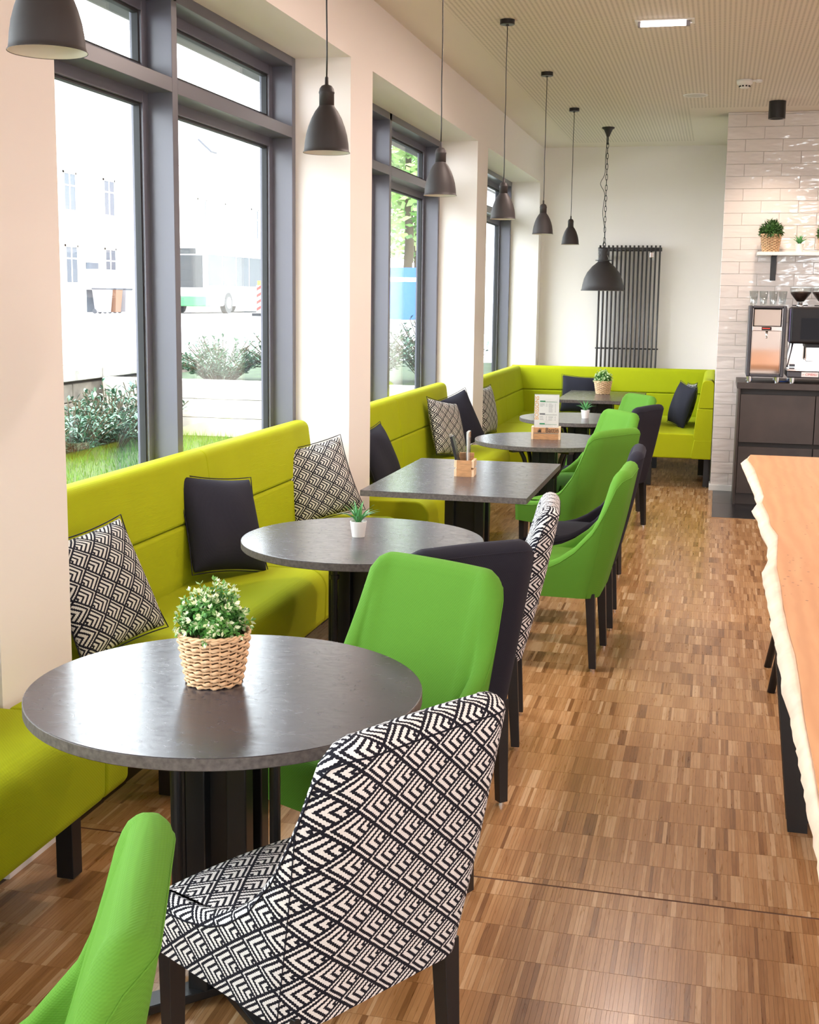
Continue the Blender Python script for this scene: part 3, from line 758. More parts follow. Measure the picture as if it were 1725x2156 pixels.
cushion('pattern_small', 'black and white cushion at the far end of the large window bench', (-1.93, 5.93, 0.715), (0.62, -0.66, 0.36), R(10), 0.41, 0.41)
cushion('navy', 'plain black cushion half hidden by the first pillar', (-1.93, 7.12, 0.685), (0.92, -0.12, 0.36), R(5), 0.40, 0.40)
cushion('pattern_small', 'black and white cushion in front of a black one on the middle bench', (-1.875, 8.76, 0.705), (0.90, -0.26, 0.30), R(-10), 0.43, 0.43)
cushion('navy', 'plain black cushion tucked behind a patterned one on the middle bench', (-1.87, 9.13, 0.72), (0.72, -0.50, 0.33), R(14), 0.43, 0.43)
cushion('pattern_small', 'black and white cushion peeping out past the second pillar', (-1.90, 10.50, 0.69), (0.97, -0.10, 0.15), R(0), 0.42, 0.42, 0.12)
cushion('navy', 'plain black cushion behind the basket plant on the corner bench', (-1.33, 12.70, 0.68), (0.12, -0.95, 0.30), R(-3), 0.42, 0.40)
cushion('pattern_small', 'black and white cushion behind a black one at the corner bench end', (-0.255, 12.10, 0.675), (-0.95, -0.22, 0.22), R(4), 0.40, 0.40, 0.11)
cushion('navy', 'plain black cushion at the open end of the corner bench', (-0.30, 11.80, 0.68), (-0.88, -0.40, 0.25), R(-6), 0.41, 0.41, 0.13)
cushion('navy', 'plain black cushion corner at the left picture edge on the nearest bench', (-1.93, 2.66, 0.70), (0.85, 0.20, 0.35), R(8), 0.42, 0.42)

# ---------------------------------------------------------------- pendant lamps
def pendant(x, y, label, top=ZC):
    zr = 2.093
    t = thing('pendant_lamp', label, 'lamp', (x, y, top), group='charcoal bell pendant lamps')
    b = zr - top
    prof = [(0.0755, b), (0.0752, b + 0.002), (0.073, b + 0.004), (0.0715, b + 0.012), (0.070, b + 0.030), (0.066, b + 0.055), (0.059, b + 0.080), (0.049, b + 0.106), (0.037, b + 0.128), (0.027, b + 0.141), (0.0245, b + 0.146)]
    MB().lathe(prof, n=40).build('shade', M['lamp'], t, smooth=True)
    inner = [(0.0745, b + 0.0008)] + [(r - 0.0022, z) for r, z in prof[2:]]
    MB().lathe(inner, n=40).build('shade_lining', M['lamp_in'], t, smooth=True)
    MB().lathe([(0.0, b + 0.144), (0.0240, b + 0.145), (0.0240, b + 0.182), (0.0252, b + 0.184), (0.0252, b + 0.188), (0.0240, b + 0.190), (0.0225, b + 0.198), (0.016, b + 0.207), (0.006, b + 0.211), (0.0055, b + 0.232), (0.0030, b + 0.236), (0, b + 0.236)], n=28).build('socket', M['lamp'], t, smooth=True)
    MB().lathe([(0, b + 0.05), (0.012, b + 0.053), (0.021, b + 0.068), (0.023, b + 0.085), (0.015, b + 0.11), (0.012, b + 0.14)], n=20).build('bulb', plain('bulb_glass', (0.9, 0.88, 0.82), 0.15) if 'bulb' not in M else M['bulb'], t, smooth=True)
    MB().tube([(0.001*math.sin(k*1.3), 0, b + 0.234 + (-b - 0.26)*k/12) for k in range(13)], 0.0026, 8).build('cord', M['black_metal'], t, smooth=True)
    MB().lathe([(0, -0.034), (0.008, -0.034), (0.010, -0.028), (0.040, -0.027), (0.042, -0.025), (0.042, -0.001), (0.0, -0.001)], n=32).build('canopy', M['black_metal'], t)
    return t
M['bulb'] = plain('frosted_bulb', (0.9, 0.88, 0.82), 0.25)
LAMPS = ['nearest charcoal pendant lamp, cut off in the upper corner', 'charcoal pendant lamp hanging before the first white window reveal', 'charcoal pendant lamp hanging before the second window',
         'charcoal pendant lamp hanging before the third window', 'charcoal pendant lamp, fifth from the near end of the row', 'smallest and farthest charcoal pendant lamp of the corded row']
for k, l in enumerate(LAMPS): pendant(-1.248 - (0.022 if k == 0 else 0), 3.916 + 1.683*(k - 1), l)
def chain_lamp():
    x, y = -1.072, 11.853
    t = thing('chain_pendant_lamp', 'large charcoal factory lamp hanging from a black chain before the radiator', 'lamp', (x, y, ZC))
    b = 1.720 - ZC; r = 0.203
    prof = [(r, b), (r, b + 0.006), (r - 0.006, b + 0.010), (r - 0.012, b + 0.05), (r - 0.026, b + 0.11), (r - 0.055, b + 0.17), (r - 0.10, b + 0.225), (r - 0.145, b + 0.262), (0.052, b + 0.268)]
    MB().lathe(prof, n=48).build('shade', M['lamp'], t, smooth=True)
    MB().lathe([(r - 0.002, b + 0.001)] + [(q - 0.003, z) for q, z in prof[2:]], n=48).build('shade_lining', M['lamp_in'], t, smooth=True)
    hs = MB().lathe([(0, b + 0.268), (0.055, b + 0.268), (0.055, b + 0.276), (0.078, b + 0.277), (0.078, b + 0.283), (0.052, b + 0.284), (0.051, b + 0.385), (0.049, b + 0.39), (0, b + 0.39)], n=32).build('housing', M['lamp'], t, smooth=False, bevel=0)
    for a in range(4):
        q = R(45 + 90*a)
        for z in (b + 0.33, b + 0.365):
            MB().cyl((0.050*math.cos(q), 0.050*math.sin(q), z), (0.056*math.cos(q), 0.056*math.sin(q), z), 0.005, n=8).build('screw', M['black_metal'], hs)
        MB().tube([(0.052*math.cos(q), 0.052*math.sin(q), b + 0.325), (0.066*math.cos(q), 0.066*math.sin(q), b + 0.30), (0.068*math.cos(q), 0.068*math.sin(q), b + 0.275)], 0.003, 6).build('clip', M['chrome'], hs)
    MB().tube([(0.012*math.cos(R(a)), 0, b + 0.42 + 0.028*math.sin(R(a))) for a in range(-80, 261, 20)], 0.004, 6).build('hook', M['black_metal'], t, smooth=True)
    z = b + 0.44; k = 0
    while z < -0.125:
        pts = []
        for j in range(12):
            a = 2*math.pi*j/12; u, w = 0.0095*math.cos(a), 0.029*math.sin(a)
            pts.append((u, 0, z + 0.024 + w) if k % 2 == 0 else (0, u, z + 0.024 + w))
        MB().tube(pts, 0.0026, 5, closed=True).build('chain_link', M['black_metal'], t, smooth=True); z += 0.0475; k += 1
    c = []
    for j in range(41):
        q = j/40; z = b + 0.40 + (-b - 0.48)*q
        x_ = -0.012 + 0.018*math.sin(q*14)*(1 - q) - 0.050*math.exp(-((q - 0.575)/0.06)**2)
        c.append((x_, 0.006*math.cos(q*14), z))
    MB().tube(c, 0.0028, 6).build('cable', M['black_metal'], t, smooth=True)
    MB().lathe([(0, -0.155), (0.006, -0.155), (0.007, -0.085), (0.015, -0.080), (0.022, -0.06), (0.040, -0.022), (0.058, -0.010), (0.058, -0.001), (0, -0.001)], n=32).build('canopy', M['lamp'], t, smooth=True)
    MB().lathe([(0, b + 0.07), (0.02, b + 0.075), (0.035, b + 0.10), (0.035, b + 0.13), (0.02, b + 0.18), (0.015, b + 0.26)], n=20).build('bulb', M['bulb'], t, smooth=True)
chain_lamp()

# ---------------------------------------------------------------- ceiling fittings
LAMP_W = 13.0; LAMP_COL = (1.0, 0.81, 0.72)
def ceiling_fittings():
    def tube_light(x, y, label, power):
        t = thing('recessed_tube_light', label, 'light', (x, y, ZC), group='recessed tube lights in the ceiling')
        MB().box((-0.165, -0.062, -0.006), (0.165, -0.045, 0)).box((-0.165, 0.045, -0.006), (0.165, 0.062, 0)).box((-0.165, -0.045, -0.006), (-0.150, 0.045, 0)).box((0.150, -0.045, -0.006), (0.165, 0.045, 0)).build('frame', M['white'], t)
        MB().box((-0.150, -0.045, -0.002), (0.150, 0.045, -0.0002)).build('reflector', M['tray'], t)
        MB().cyl((-0.135, 0.0, -0.016), (0.118, 0.0, -0.016), 0.012, n=16).build('tube', M['lit_tube'], t)
        MB().box((0.118, -0.014, -0.030), (0.140, 0.014, -0.002)).box((-0.15, -0.014, -0.030), (-0.135, 0.014, -0.002)).build('end_cap', M['cap_grey'], t)
        l = bpy.data.lights.new('tube_glow', 'AREA'); l.shape = 'RECTANGLE'; l.size = 0.25; l.size_y = 0.06; l.energy = power; l.color = LAMP_COL
        o = bpy.data.objects.new('tube_glow', l); COL.objects.link(o); o.parent = t; o.location = (0, 0, -0.032)
    M['tray'] = plain('tray_grey', (0.5, 0.5, 0.5), 0.4); M['lit_tube'] = plain('lit_tube', (1, 1, 1), 0.4, emit=(0.96, 0.90, 0.98), estr=4.0); M['cap_grey'] = plain('cap_grey', (0.28, 0.25, 0.27), 0.4)
    tube_light(-0.38, 7.48, 'small lit tube light recessed in the perforated ceiling', LAMP_W*1.0)
    for y in (5.2, -1.7): tube_light(-0.38, y, 'added fill tube light above the aisle, beyond the top of the picture', LAMP_W)  # unseen lamps, added as warm fill for the room
    for y in (7.48, 5.2, 2.9, 0.6, -1.7): tube_light(1.75, y, 'added fill tube light over the bar side, beyond the picture', LAMP_W)  # unseen row, added to raise the brightness from the bar side
    t = thing('ceiling_speaker', 'flat round white speaker grille set in the ceiling', 'speaker', (-0.26, 10.126, ZC))
    MB().lathe([(0.082, -0.0065), (0.092, -0.006), (0.095, -0.0005), (0.080, -0.0005)], n=40, closed=True).build('rim', M['white'], t)
    MB().lathe([(0, -0.0035), (0.082, -0.0035), (0.082, -0.0005), (0, -0.0005)], n=40).build('grille', plain('speaker_mesh', (0.62, 0.60, 0.57), 0.6), t)
    t = thing('smoke_detector', 'white smoke detector with a small side sensor on the ceiling', 'detector', (0.095, 9.51, ZC))
    MB().lathe([(0, -0.058), (0.026, -0.058), (0.034, -0.052), (0.040, -0.036), (0.052, -0.030), (0.056, -0.018), (0.058, -0.001), (0, -0.001)], n=36).build('body', M['white'], t, smooth=True)
    d = MB()
    for k in range(10):
        a = R(36*k); d.box((0.029, -0.006, -0.050), (0.0405, 0.006, -0.040), rotz(a), (0, 0, -0.045))
    d.build('vent_slot', M['black_metal'], t)
    MB().box((0.05, -0.009, -0.014), (0.085, 0.009, -0.001)).lathe([(0, -0.020), (0.020, -0.020), (0.024, -0.014), (0.024, -0.001), (0, -0.001)], (0.098, 0, 0), n=24).build('side_sensor', M['white'], t)
    return
ceiling_fittings()
def cylinder_spot(x, y, label, power=16.0):
    t = thing('ceiling_spotlight', label, 'spotlight', (x, y, ZC), group='black cylinder ceiling spotlights')
    MB().lathe([(0.050, -0.060), (0.050, -0.135), (0.064, -0.135), (0.0655, -0.1335), (0.0655, -0.001), (0, -0.001)], n=40).build('housing', M['black_metal'], t, smooth=False)
    MB().lathe([(0.050, -0.062), (0.030, -0.056), (0, -0.055)], n=32).build('reflector', M['refl'], t)
    l = bpy.data.lights.new('spot_glow', 'SPOT'); l.energy = power; l.color = (1.0, 0.80, 0.64); l.spot_size = R(120); l.spot_blend = 0.9; l.shadow_soft_size = 0.05
    o = bpy.data.objects.new('spot_glow', l); COL.objects.link(o); o.parent = t; o.location = (0, 0, -0.14)
M['refl'] = plain('warm_reflector', (0.8, 0.76, 0.7), 0.3, emit=(1, 0.80, 0.62), estr=3.0)
SPOT_W = 30.0
cylinder_spot(0.363, 10.533, 'black cylinder spotlight on the ceiling before the tiled wall', SPOT_W)
cylinder_spot(1.5, 10.5, 'added black cylinder fill spotlight over the counter, beyond the picture edge', SPOT_W)  # unseen spotlight, added for more warm light at the counter
for y in (0.0, 4.0): cylinder_spot(2.7, y, 'added black cylinder fill spotlight over the far side of the room, out of the picture', SPOT_W)  # unseen pair, added to fill the room with warm light

# ---------------------------------------------------------------- radiator
def radiator():
    t = thing('tube_radiator', 'tall dark tubular radiator on the far white wall', 'radiator', (-0.93, YB - 0.115, 0))
    rad = plain('anthracite_radiator', (0.055, 0.047, 0.048), 0.45)
    n = 15; x0, x1 = -0.305, 0.305
    for k in range(n):
        x = x0 + (x1 - x0)*k/(n - 1)
        for yy in (-0.022, 0.022):
            MB().cyl((x, yy, 0.16), (x, yy, 2.195), 0.0085, n=10).build('tube', rad, t, smooth=True)
    for z in (2.155, 1.135, 0.30):
        MB().cyl((x0 - 0.02, 0, z), (x1 + 0.02, 0, z), 0.020 if z != 1.135 else 0.008, n=16).build('manifold', rad, t, smooth=True)
    for x in (-0.22, 0.22): MB().box((x - 0.02, 0.02, 2.05), (x + 0.02, 0.09, 2.10)).build('wall_bracket', M['white'], t)
    MB().box((0.205, -0.035, 2.07), (0.245, 0.03, 2.125)).build('valve', M['chrome'], t, bevel=0.004)
radiator()

# ---------------------------------------------------------------- plants and pots
def bush_mesh(rng, rad, h, n_sprig, leaf, spiky=False):
    """flowering boxwood-like dome of sprigs, or a spiky grass-like dome"""
    mb = MB(); mb.tone = 0.2
    for _ in range(n_sprig):
        a = rng.uniform(0, 2*math.pi); e = math.acos(rng.uniform(0.05, 1.0))
        d = Vector((math.sin(e)*math.cos(a), math.sin(e)*math.sin(a), math.cos(e)))
        L = rng.uniform(0.72, 1.04)
        tip = Vector((d.x*rad*L, d.y*rad*L, d.z*h*L)); base = Vector((d.x*rad*0.25, d.y*rad*0.25, 0.0))
        mid = base.lerp(tip, 0.55) + Vector((0, 0, 0.15*h*math.sin(e)))
        pts = [base, mid, tip]
        mb.tone = 0.12; mb.tube(pts, [0.0013, 0.001, 0.0007], 4, caps=False)
        ax = (tip - mid).normalized()
        whorls = 5 if not spiky else 4
        for q in range(whorls):
            f = 0.30 + 0.70*q/(whorls - 1)
            p = (base.lerp(mid, f/0.55) if f < 0.55 else mid.lerp(tip, (f - 0.55)/0.45))
            for j in range(4 if q < whorls - 1 else 6):
                b = rng.uniform(0, 2*math.pi); o = ax.orthogonal().normalized(); o = (Matrix.Rotation(b, 3, ax) @ o)
                up = 0.45 if q < whorls - 1 else rng.uniform(0.5, 1.4)
                ld = (o + ax*up).normalized(); s = leaf*rng.uniform(0.7, 1.2)*(0.8 if q == whorls - 1 else 1)
                side = ld.cross(ax).normalized() if ld.cross(ax).length > 1e-3 else ld.orthogonal().normalized()
                wd = s*(0.26 if not spiky else 0.11)
                nrm = ld.cross(side)
                mb.tone = min(1, max(0, (0.25 + 0.15*q/(whorls-1) + rng.uniform(-.12, .12)) if q < whorls - 1 else (rng.uniform(0.75, 1.0) if rng.random() < 0.72 else 0.45)))
                if spiky: mb.tone = rng.uniform(0.0, 0.4)
                mb.add([p, p + ld*s*0.55 + side*wd + nrm*s*0.06, p + ld*s + nrm*s*0.02, p + ld*s*0.55 - side*wd + nrm*s*0.06, p + ld*s*0.5 - nrm*s*0.03], [(0, 1, 2, 4), (0, 4, 2, 3)])
    return mb
def tone_mat(name, ramp, rough=0.5, trans=0.0):
    m, nt, b = nodes(name); at = N(nt, 'ShaderNodeAttribute', attribute_name='tone'); cr = N(nt, 'ShaderNodeValToRGB'); el = cr.color_ramp.elements
    el[0].position = ramp[0][0]; el[0].color = (*ramp[0][1], 1); el[1].position = ramp[-1][0]; el[1].color = (*ramp[-1][1], 1)
    for p_, c_ in ramp[1:-1]: el.new(p_).color = (*c_, 1)
    nt.links.new(at.outputs['Fac'], cr.inputs[0]); nt.links.new(cr.outputs[0], b.inputs['Base Color']); b.inputs['Roughness'].default_value = rough
    return m
M['bush'] = tone_mat('flowering_leaves', [(0.0, (0.030, 0.13, 0.025)), (0.35, (0.09, 0.30, 0.05)), (0.6, (0.25, 0.48, 0.12)), (0.85, (0.72, 0.82, 0.50)), (1.0, (0.88, 0.92, 0.70))])
M['spiky'] = tone_mat('dark_leaves', [(0.0, (0.018, 0.06, 0.012)), (0.5, (0.06, 0.19, 0.03)), (1.0, (0.16, 0.32, 0.06))])
def basket_plant(loc, label, h=0.118, r0=0.058, r1=0.079, bands=13, spiky=False, seed=1, rotz_=0.0):
    t = thing('basket_plant', label, 'plant', loc, rotz_, group='plants in straw baskets')
    MB().lathe([(0, 0.001), (r0 - 0.006, 0.001), (r1 - 0.006, h - 0.004), (r1 - 0.012, h - 0.004), (r1 - 0.012, h - 0.02), (0, h - 0.02)], n=32).build('gap_shade_liner', M['weave_gap_shade'], t)  # dark inner cylinder paints the shade seen through the weave gaps
    ns = 11; bh = h/bands
    for k in range(bands):
        z = (k + 0.5)*bh; f = z/h; rc = r0 + (r1 - r0)*f**0.8; V = []; F = []; n = 88; m = 8
        for i in range(n):
            a = 2*math.pi*i/n; ph = ns*a + math.pi*(k % 2)
            w = math.cos(ph); rr = rc + 0.0030*w
            th = bh*(0.30 + 0.24*max(0.0, w)); tk = 0.0034
            tw = 0.0012*math.sin(2*ph)
            for j in range(m):
                b = 2*math.pi*j/m; V.append(((rr + tk*math.cos(b))*math.cos(a), (rr + tk*math.cos(b))*math.sin(a), z + th*math.sin(b) + tw))
        for i in range(n):
            for j in range(m): F.append((i*m + j, ((i+1) % n)*m + j, ((i+1) % n)*m + (j+1) % m, i*m + (j+1) % m))
        mb = MB(); mb.add(V, F); mb.build('woven_band', M['straw'], t, smooth=True)
    for i in range(2*ns):
        a = 2*math.pi*(i + 0.5)/(2*ns)
        MB().tube([((r0 - 0.001)*math.cos(a), (r0 - 0.001)*math.sin(a), 0.002), ((r1 - 0.0015)*math.cos(a), (r1 - 0.0015)*math.sin(a), h)], 0.0026, 6).build('stake', M['straw'], t, smooth=True)
    rim = MB()
    for s_ in range(2):
        rim.tube([((r1 + 0.002*math.cos(14*a_ + s_*math.pi))*math.cos(a_), (r1 + 0.002*math.cos(14*a_ + s_*math.pi))*math.sin(a_), h + 0.0015 + 0.002*math.sin(14*a_ + s_*math.pi)) for a_ in [2*math.pi*q/84 for q in range(84)]], 0.0032, 6, closed=True)
    rim.build('braided_rim', M['straw'], t, smooth=True)
    rng = random.Random(seed)
    mb = bush_mesh(rng, r1*1.08, h*1.08 if not spiky else h*0.85, 190 if not spiky else 120, 0.017 if not spiky else 0.045, spiky)
    mb.v = [(x, y, z + h - 0.012) for x, y, z in mb.v]
    o = mb.build('foliage', M['spiky'] if spiky else M['bush'], t, normals=False); o['kind'] = 'stuff'
    return t
def succulent(loc, label, s=1.0, seed=1):
    t = thing('potted_succulent', label, 'plant', loc, group='succulents in white pots')
    h, r0, r1 = 0.060*s, 0.0235*s, 0.0315*s
    MB().lathe([(0, 0), (r0 - 0.001, 0), (r0, 0.001), (r1, h - 0.0012), (r1 - 0.0008, h), (r1 - 0.0028, h), (r1 - 0.004, h - 0.012), (0, h - 0.012)], n=36).build('pot', M['pot'], t, smooth=False)
    MB().lathe([(0, h - 0.006), (r1 - 0.0035, h - 0.008)], n=24).build('soil', M['soil'], t)
    rng = random.Random(seed)
    for k in range(19):
        ring = 0 if k < 9 else (1 if k < 15 else 2)
        a = 2.399*k + rng.uniform(-.2, .2); L = (0.082, 0.090, 0.085)[ring]*s*rng.uniform(0.85, 1.1); tilt = R((52, 30, 10)[ring] + rng.uniform(-6, 6)); w = 0.0075*s
        V = []; n = 7
        for i in range(n):
            f = i/(n - 1); bend = tilt*(0.55 + 0.6*f)
            rr = 0.004*s + L*f*math.sin(bend); zz = h - 0.008 + L*f*math.cos(bend)
            ww = w*(0.75 + 0.5*math.sin(math.pi*min(1, f*1.3)))*(1 - f**2.2)
            c, s_ = math.cos(a), math.sin(a); up = Vector((-c*math.cos(bend), -s_*math.cos(bend), math.sin(bend)))
            sd = Vector((-s_, c, 0)); p = Vector((rr*c, rr*s_, zz))
            V += [p + sd*ww + up*ww*0.35, p - up*0.0022*s*(1 - f), p - sd*ww + up*ww*0.35, p + up*0.0006*s]
        F = []
        for i in range(n - 1):
            for j in range(4): F.append((i*4 + j, i*4 + (j+1) % 4, (i+1)*4 + (j+1) % 4, (i+1)*4 + j))
        mb = MB(); mb.add(V, F); mb.build('leaf', M['leaf'], t, smooth=True)
    return t
basket_plant((-1.099, 2.600, ZT), 'white-flowering plant in a straw basket on the nearest round table', 0.120, 0.060, 0.082, 13, seed=4)
succulent((-1.274, 4.40, ZT), 'small succulent in a white pot on the second round table', 1.0, 2)
succulent((-0.95, 9.43, ZT), 'small succulent in a white pot on the farthest round table', 1.05, 5)
basket_plant((-1.045, 11.95, ZT), 'white-flowering plant in a straw basket on the corner bench table', 0.120, 0.060, 0.082, 12, seed=9)

# ---------------------------------------------------------------- lettering
def text_mesh(s, size, depth=0.0006, extr=True, shear=0.0):
    c = bpy.data.curves.new('lettering', 'FONT'); c.body = s; c.size = size; c.extrude = depth/2; c.align_x = 'CENTER'; c.align_y = 'CENTER'; c.shear = shear; c.resolution_u = 4
    o = bpy.data.objects.new('tmp', c); COL.objects.link(o)
    dg = bpy.context.evaluated_depsgraph_get(); me = bpy.data.meshes.new_from_object(o.evaluated_get(dg)); bpy.data.objects.remove(o); bpy.data.curves.remove(c)
    return me
def lettering(name, s, size, mat, parent, loc, rot, shear=0.0, sx=1.0):
    me = text_mesh(s, size, shear=shear); me.materials.clear()
    if sx != 1.0: me.transform(Matrix.Diagonal((sx, 1, 1, 1)))
    o = link(name, me, mat, parent); o.location = loc; o.rotation_euler = rot; return o
# ---------------------------------------------------------------- menu holders
def menu_box_near():
    t = thing('menu_box', 'small wooden box holding menus on the rectangular table', 'menu holder', (-1.213, 6.13, ZT), R(4))
    w, d, h = 0.086, 0.110, 0.082
    # two side boards with a gap between them on each long face, end boards taller
    for sx in (-1, 1):
        for (z0, z1) in ((0.0, 0.036), (0.046, h)):
            box_obj('side_board', (sx*(w/2) - 0.007, -d/2, z0), (sx*(w/2) + 0.007, d/2, z1), M['pine_box'], t, bevel=0.001)
    for sy in (-1, 1):
        box_obj('end_board', (-w/2 + 0.006, sy*d/2 - (0.004 if sy < 0 else 0.008), 0.0), (w/2 - 0.006, sy*d/2 + (0.008 if sy < 0 else 0.004), h + (0.0 if sy < 0 else 0.028)), M['oak_box'], t, bevel=0.001)
    box_obj('base_board', (-w/2, -d/2 + .008, 0.0), (w/2, d/2 - .008, 0.008), M['oak_box'], t)
    m = thing('menu_folder', 'black menu folder leaning in the small wooden box', 'menu', (-1.236, 6.125, ZT + 0.010), R(4))
    b = MB().box((-0.007, -0.042, 0), (0.007, 0.042, 0.195), Matrix.Rotation(R(-14), 3, 'Y'), (0, 0, 0)).build('cover', M['black_metal'], m, bevel=0.003)
    MB().cyl((-0.050, -0.042, 0.196), (-0.050, -0.034, 0.196), 0.008, n=12).build('ring', M['chrome'], m)
    m = thing('acrylic_card_holder', 'clear upright card holder standing in the small wooden box', 'menu', (-1.203, 6.13, ZT + 0.010), R(4))
    box_obj('sleeve', (-0.002, -0.045, 0), (0.010, 0.045, 0.215), M['glass'], m); box_obj('card', (0.0025, -0.043, 0.002), (0.0055, 0.043, 0.210), M['paper'], m)
menu_box_near()
def menu_stand():
    t = thing('menu_stand', 'wooden block on the round table holding the drinks menu', 'menu holder', (-1.045, 7.93, ZT), R(5))
    w, d = 0.172, 0.082
    for (z0, z1) in ((0.0, 0.036), (0.043, 0.076)):
        for sy in (-1, 1): box_obj('slat', (-w/2 + 0.008, sy*d/2 - 0.006, z0), (w/2 - 0.002, sy*d/2 + 0.006, z1), M['oak_box'], t, bevel=0.001)
    for sx in (-1, 1): box_obj('end_board', (sx*w/2 - 0.007, -d/2 - 0.006, 0.0), (sx*w/2 + 0.007, d/2 + 0.006, 0.080), M['pine_box'], t, bevel=0.001)
    box_obj('base_board', (-w/2 + .008, -d/2 + .007, 0.002), (w/2 - .008, d/2 - .007, 0.010), M['oak_box'], t)
    y = -d/2 - 0.0066
    lettering('brand_lettering', 'Battin', 0.043, M['ink_black'], t, (0.040, y, 0.060), (R(90), 0, 0), sx=0.85)
    e = MB()   # small crest left of the name: a tower over a round shield
    e.box((-0.050, y - .0004, 0.046), (-0.030, y, 0.052)).box((-0.046, y - .0004, 0.052), (-0.034, y, 0.062)).box((-0.044, y - .0004, 0.062), (-0.041, y, 0.070)).box((-0.038, y - .0004, 0.062), (-0.036, y, 0.073)).box((-0.033, y - .0004, 0.046), (-0.030, y, 0.068)).box((-0.051, y - .0004, 0.046), (-0.0485, y, 0.064))
    e.build('crest', M['ink_black'], t)
    c = thing('drinks_menu', 'white upright drinks menu card with orange vertical title', 'menu', (-1.045, 7.93, ZT + 0.012), R(5))
    box_obj('card', (-0.078, -0.006, 0.0), (0.078, -0.002, 0.272), M['paper'], c)
    box_obj('sleeve', (-0.081, -0.0105, 0.0), (0.081, 0.004, 0.276), M['glass'], c)
    yy = -0.0064
    lettering('title', 'BOISSONS', 0.036, M['ink_orange'], c, (-0.062, yy, 0.186), (R(90), R(-90), 0), sx=0.92)
    rng = random.Random(2)
    for z, mt in ((0.231, 'ink_green'), (0.150, 'ink'), (0.087, 'ink_green')):
        box_obj('heading_bar', (-0.044, yy - .0002, z - 0.005), (-0.010, yy + .0002, z + 0.003), M[mt], c); box_obj('rule', (-0.044, yy - .0002, z - 0.0065), (0.066, yy + .0002, z - 0.0045), M[mt], c)
    for (z0, n, x0) in ((0.212, 3, -0.044), (0.212, 8, 0.012), (0.132, 4, -0.044), (0.132, 4, 0.012)):
        mb = MB()
        for k in range(n):
            mb.box((x0, yy - .0002, z0 - k*0.0072), (x0 + rng.uniform(0.018, 0.030), yy + .0002, z0 - k*0.0072 + 0.0015)); mb.box((x0 + 0.040, yy - .0002, z0 - k*0.0072), (x0 + 0.046, yy + .0002, z0 - k*0.0072 + 0.0015))
        mb.build('printed_lines', M['ink'], c)
menu_stand()

# ---------------------------------------------------------------- counter, shelf, coffee machine
def counter():
    cab = plain('bronze_laminate', (0.046, 0.031, 0.026), 0.45, var=0.3, vscale=3.5)
    dark = plain('cabinet_recess', (0.012, 0.010, 0.010), 0.6)
    x0, y0, y1 = 0.176, 10.36, 11.085
    def unit(xa, xb, first, label):
        t = thing('base_cabinet', label, 'cabinet', (xa, y0, 0), group='dark counter cabinets')
        w = xb - xa; d = y1 - y0
        if first: box_obj('side_panel', (0, 0, 0.0), (0.018, d, 0.945), cab, t, bevel=0.001)
        s = 0.018 if first else 0.0
        box_obj('carcass', (s, 0.030, 0.09), (w, d, 0.945), dark, t)
        box_obj('plinth', (s, 0.045, 0.0), (w, 0.065, 0.09), cab, t)
        for (za, zb) in ((0.095, 0.478), (0.513, 0.900)):
            box_obj('drawer_front', (s + 0.004, 0.004, za), (w - 0.003, 0.024, zb), cab, t, bevel=0.001)
    unit(x0, 0.775, True, 'dark bronze counter cabinet under the coffee machine, with two wide drawers')
    unit(0.775, 1.40, False, 'dark bronze counter cabinet beyond the picture edge, second in the row')
    unit(1.40, 2.02, False, 'dark bronze counter cabinet beyond the picture edge, third in the row')
    wt = box_obj('worktop', (x0 - 0.012, y0 - 0.006, 0.945), (2.03, y1, 0.995), cab, bevel=0.002)
    tag(wt, 'dark bronze worktop carrying the coffee machine', 'worktop')
    # shelf
    t = thing('wall_shelf', 'white wall shelf with plants on the tiled wall', 'shelf', (0.28, YT - 0.006, 2.02))
    box_obj('board', (0, -0.20, 0.0), (1.30, 0, 0.028), M['white'], t, bevel=0.001)
    for x in (0.118, 1.05):
        mb = MB().box((x, -0.006, -0.205), (x + 0.046, 0, 0)).box((x, -0.17, -0.006), (x + 0.046, -0.006, 0))
        mb.build('bracket', M['black_metal'], t)
    zs = 2.02 + 0.0285
    basket_plant((0.385, 10.955, zs), 'dark spiky plant in a straw basket on the wall shelf', 0.142, 0.062, 0.082, 13, True, 21)
    succulent((0.614, 10.955, zs), 'small succulent in a white pot on the wall shelf', 1.12, 8)
    basket_plant((0.845, 10.955, zs), 'dark plant in a basket at the cut-off end of the wall shelf', 0.142, 0.062, 0.082, 13, True, 33)
counter()
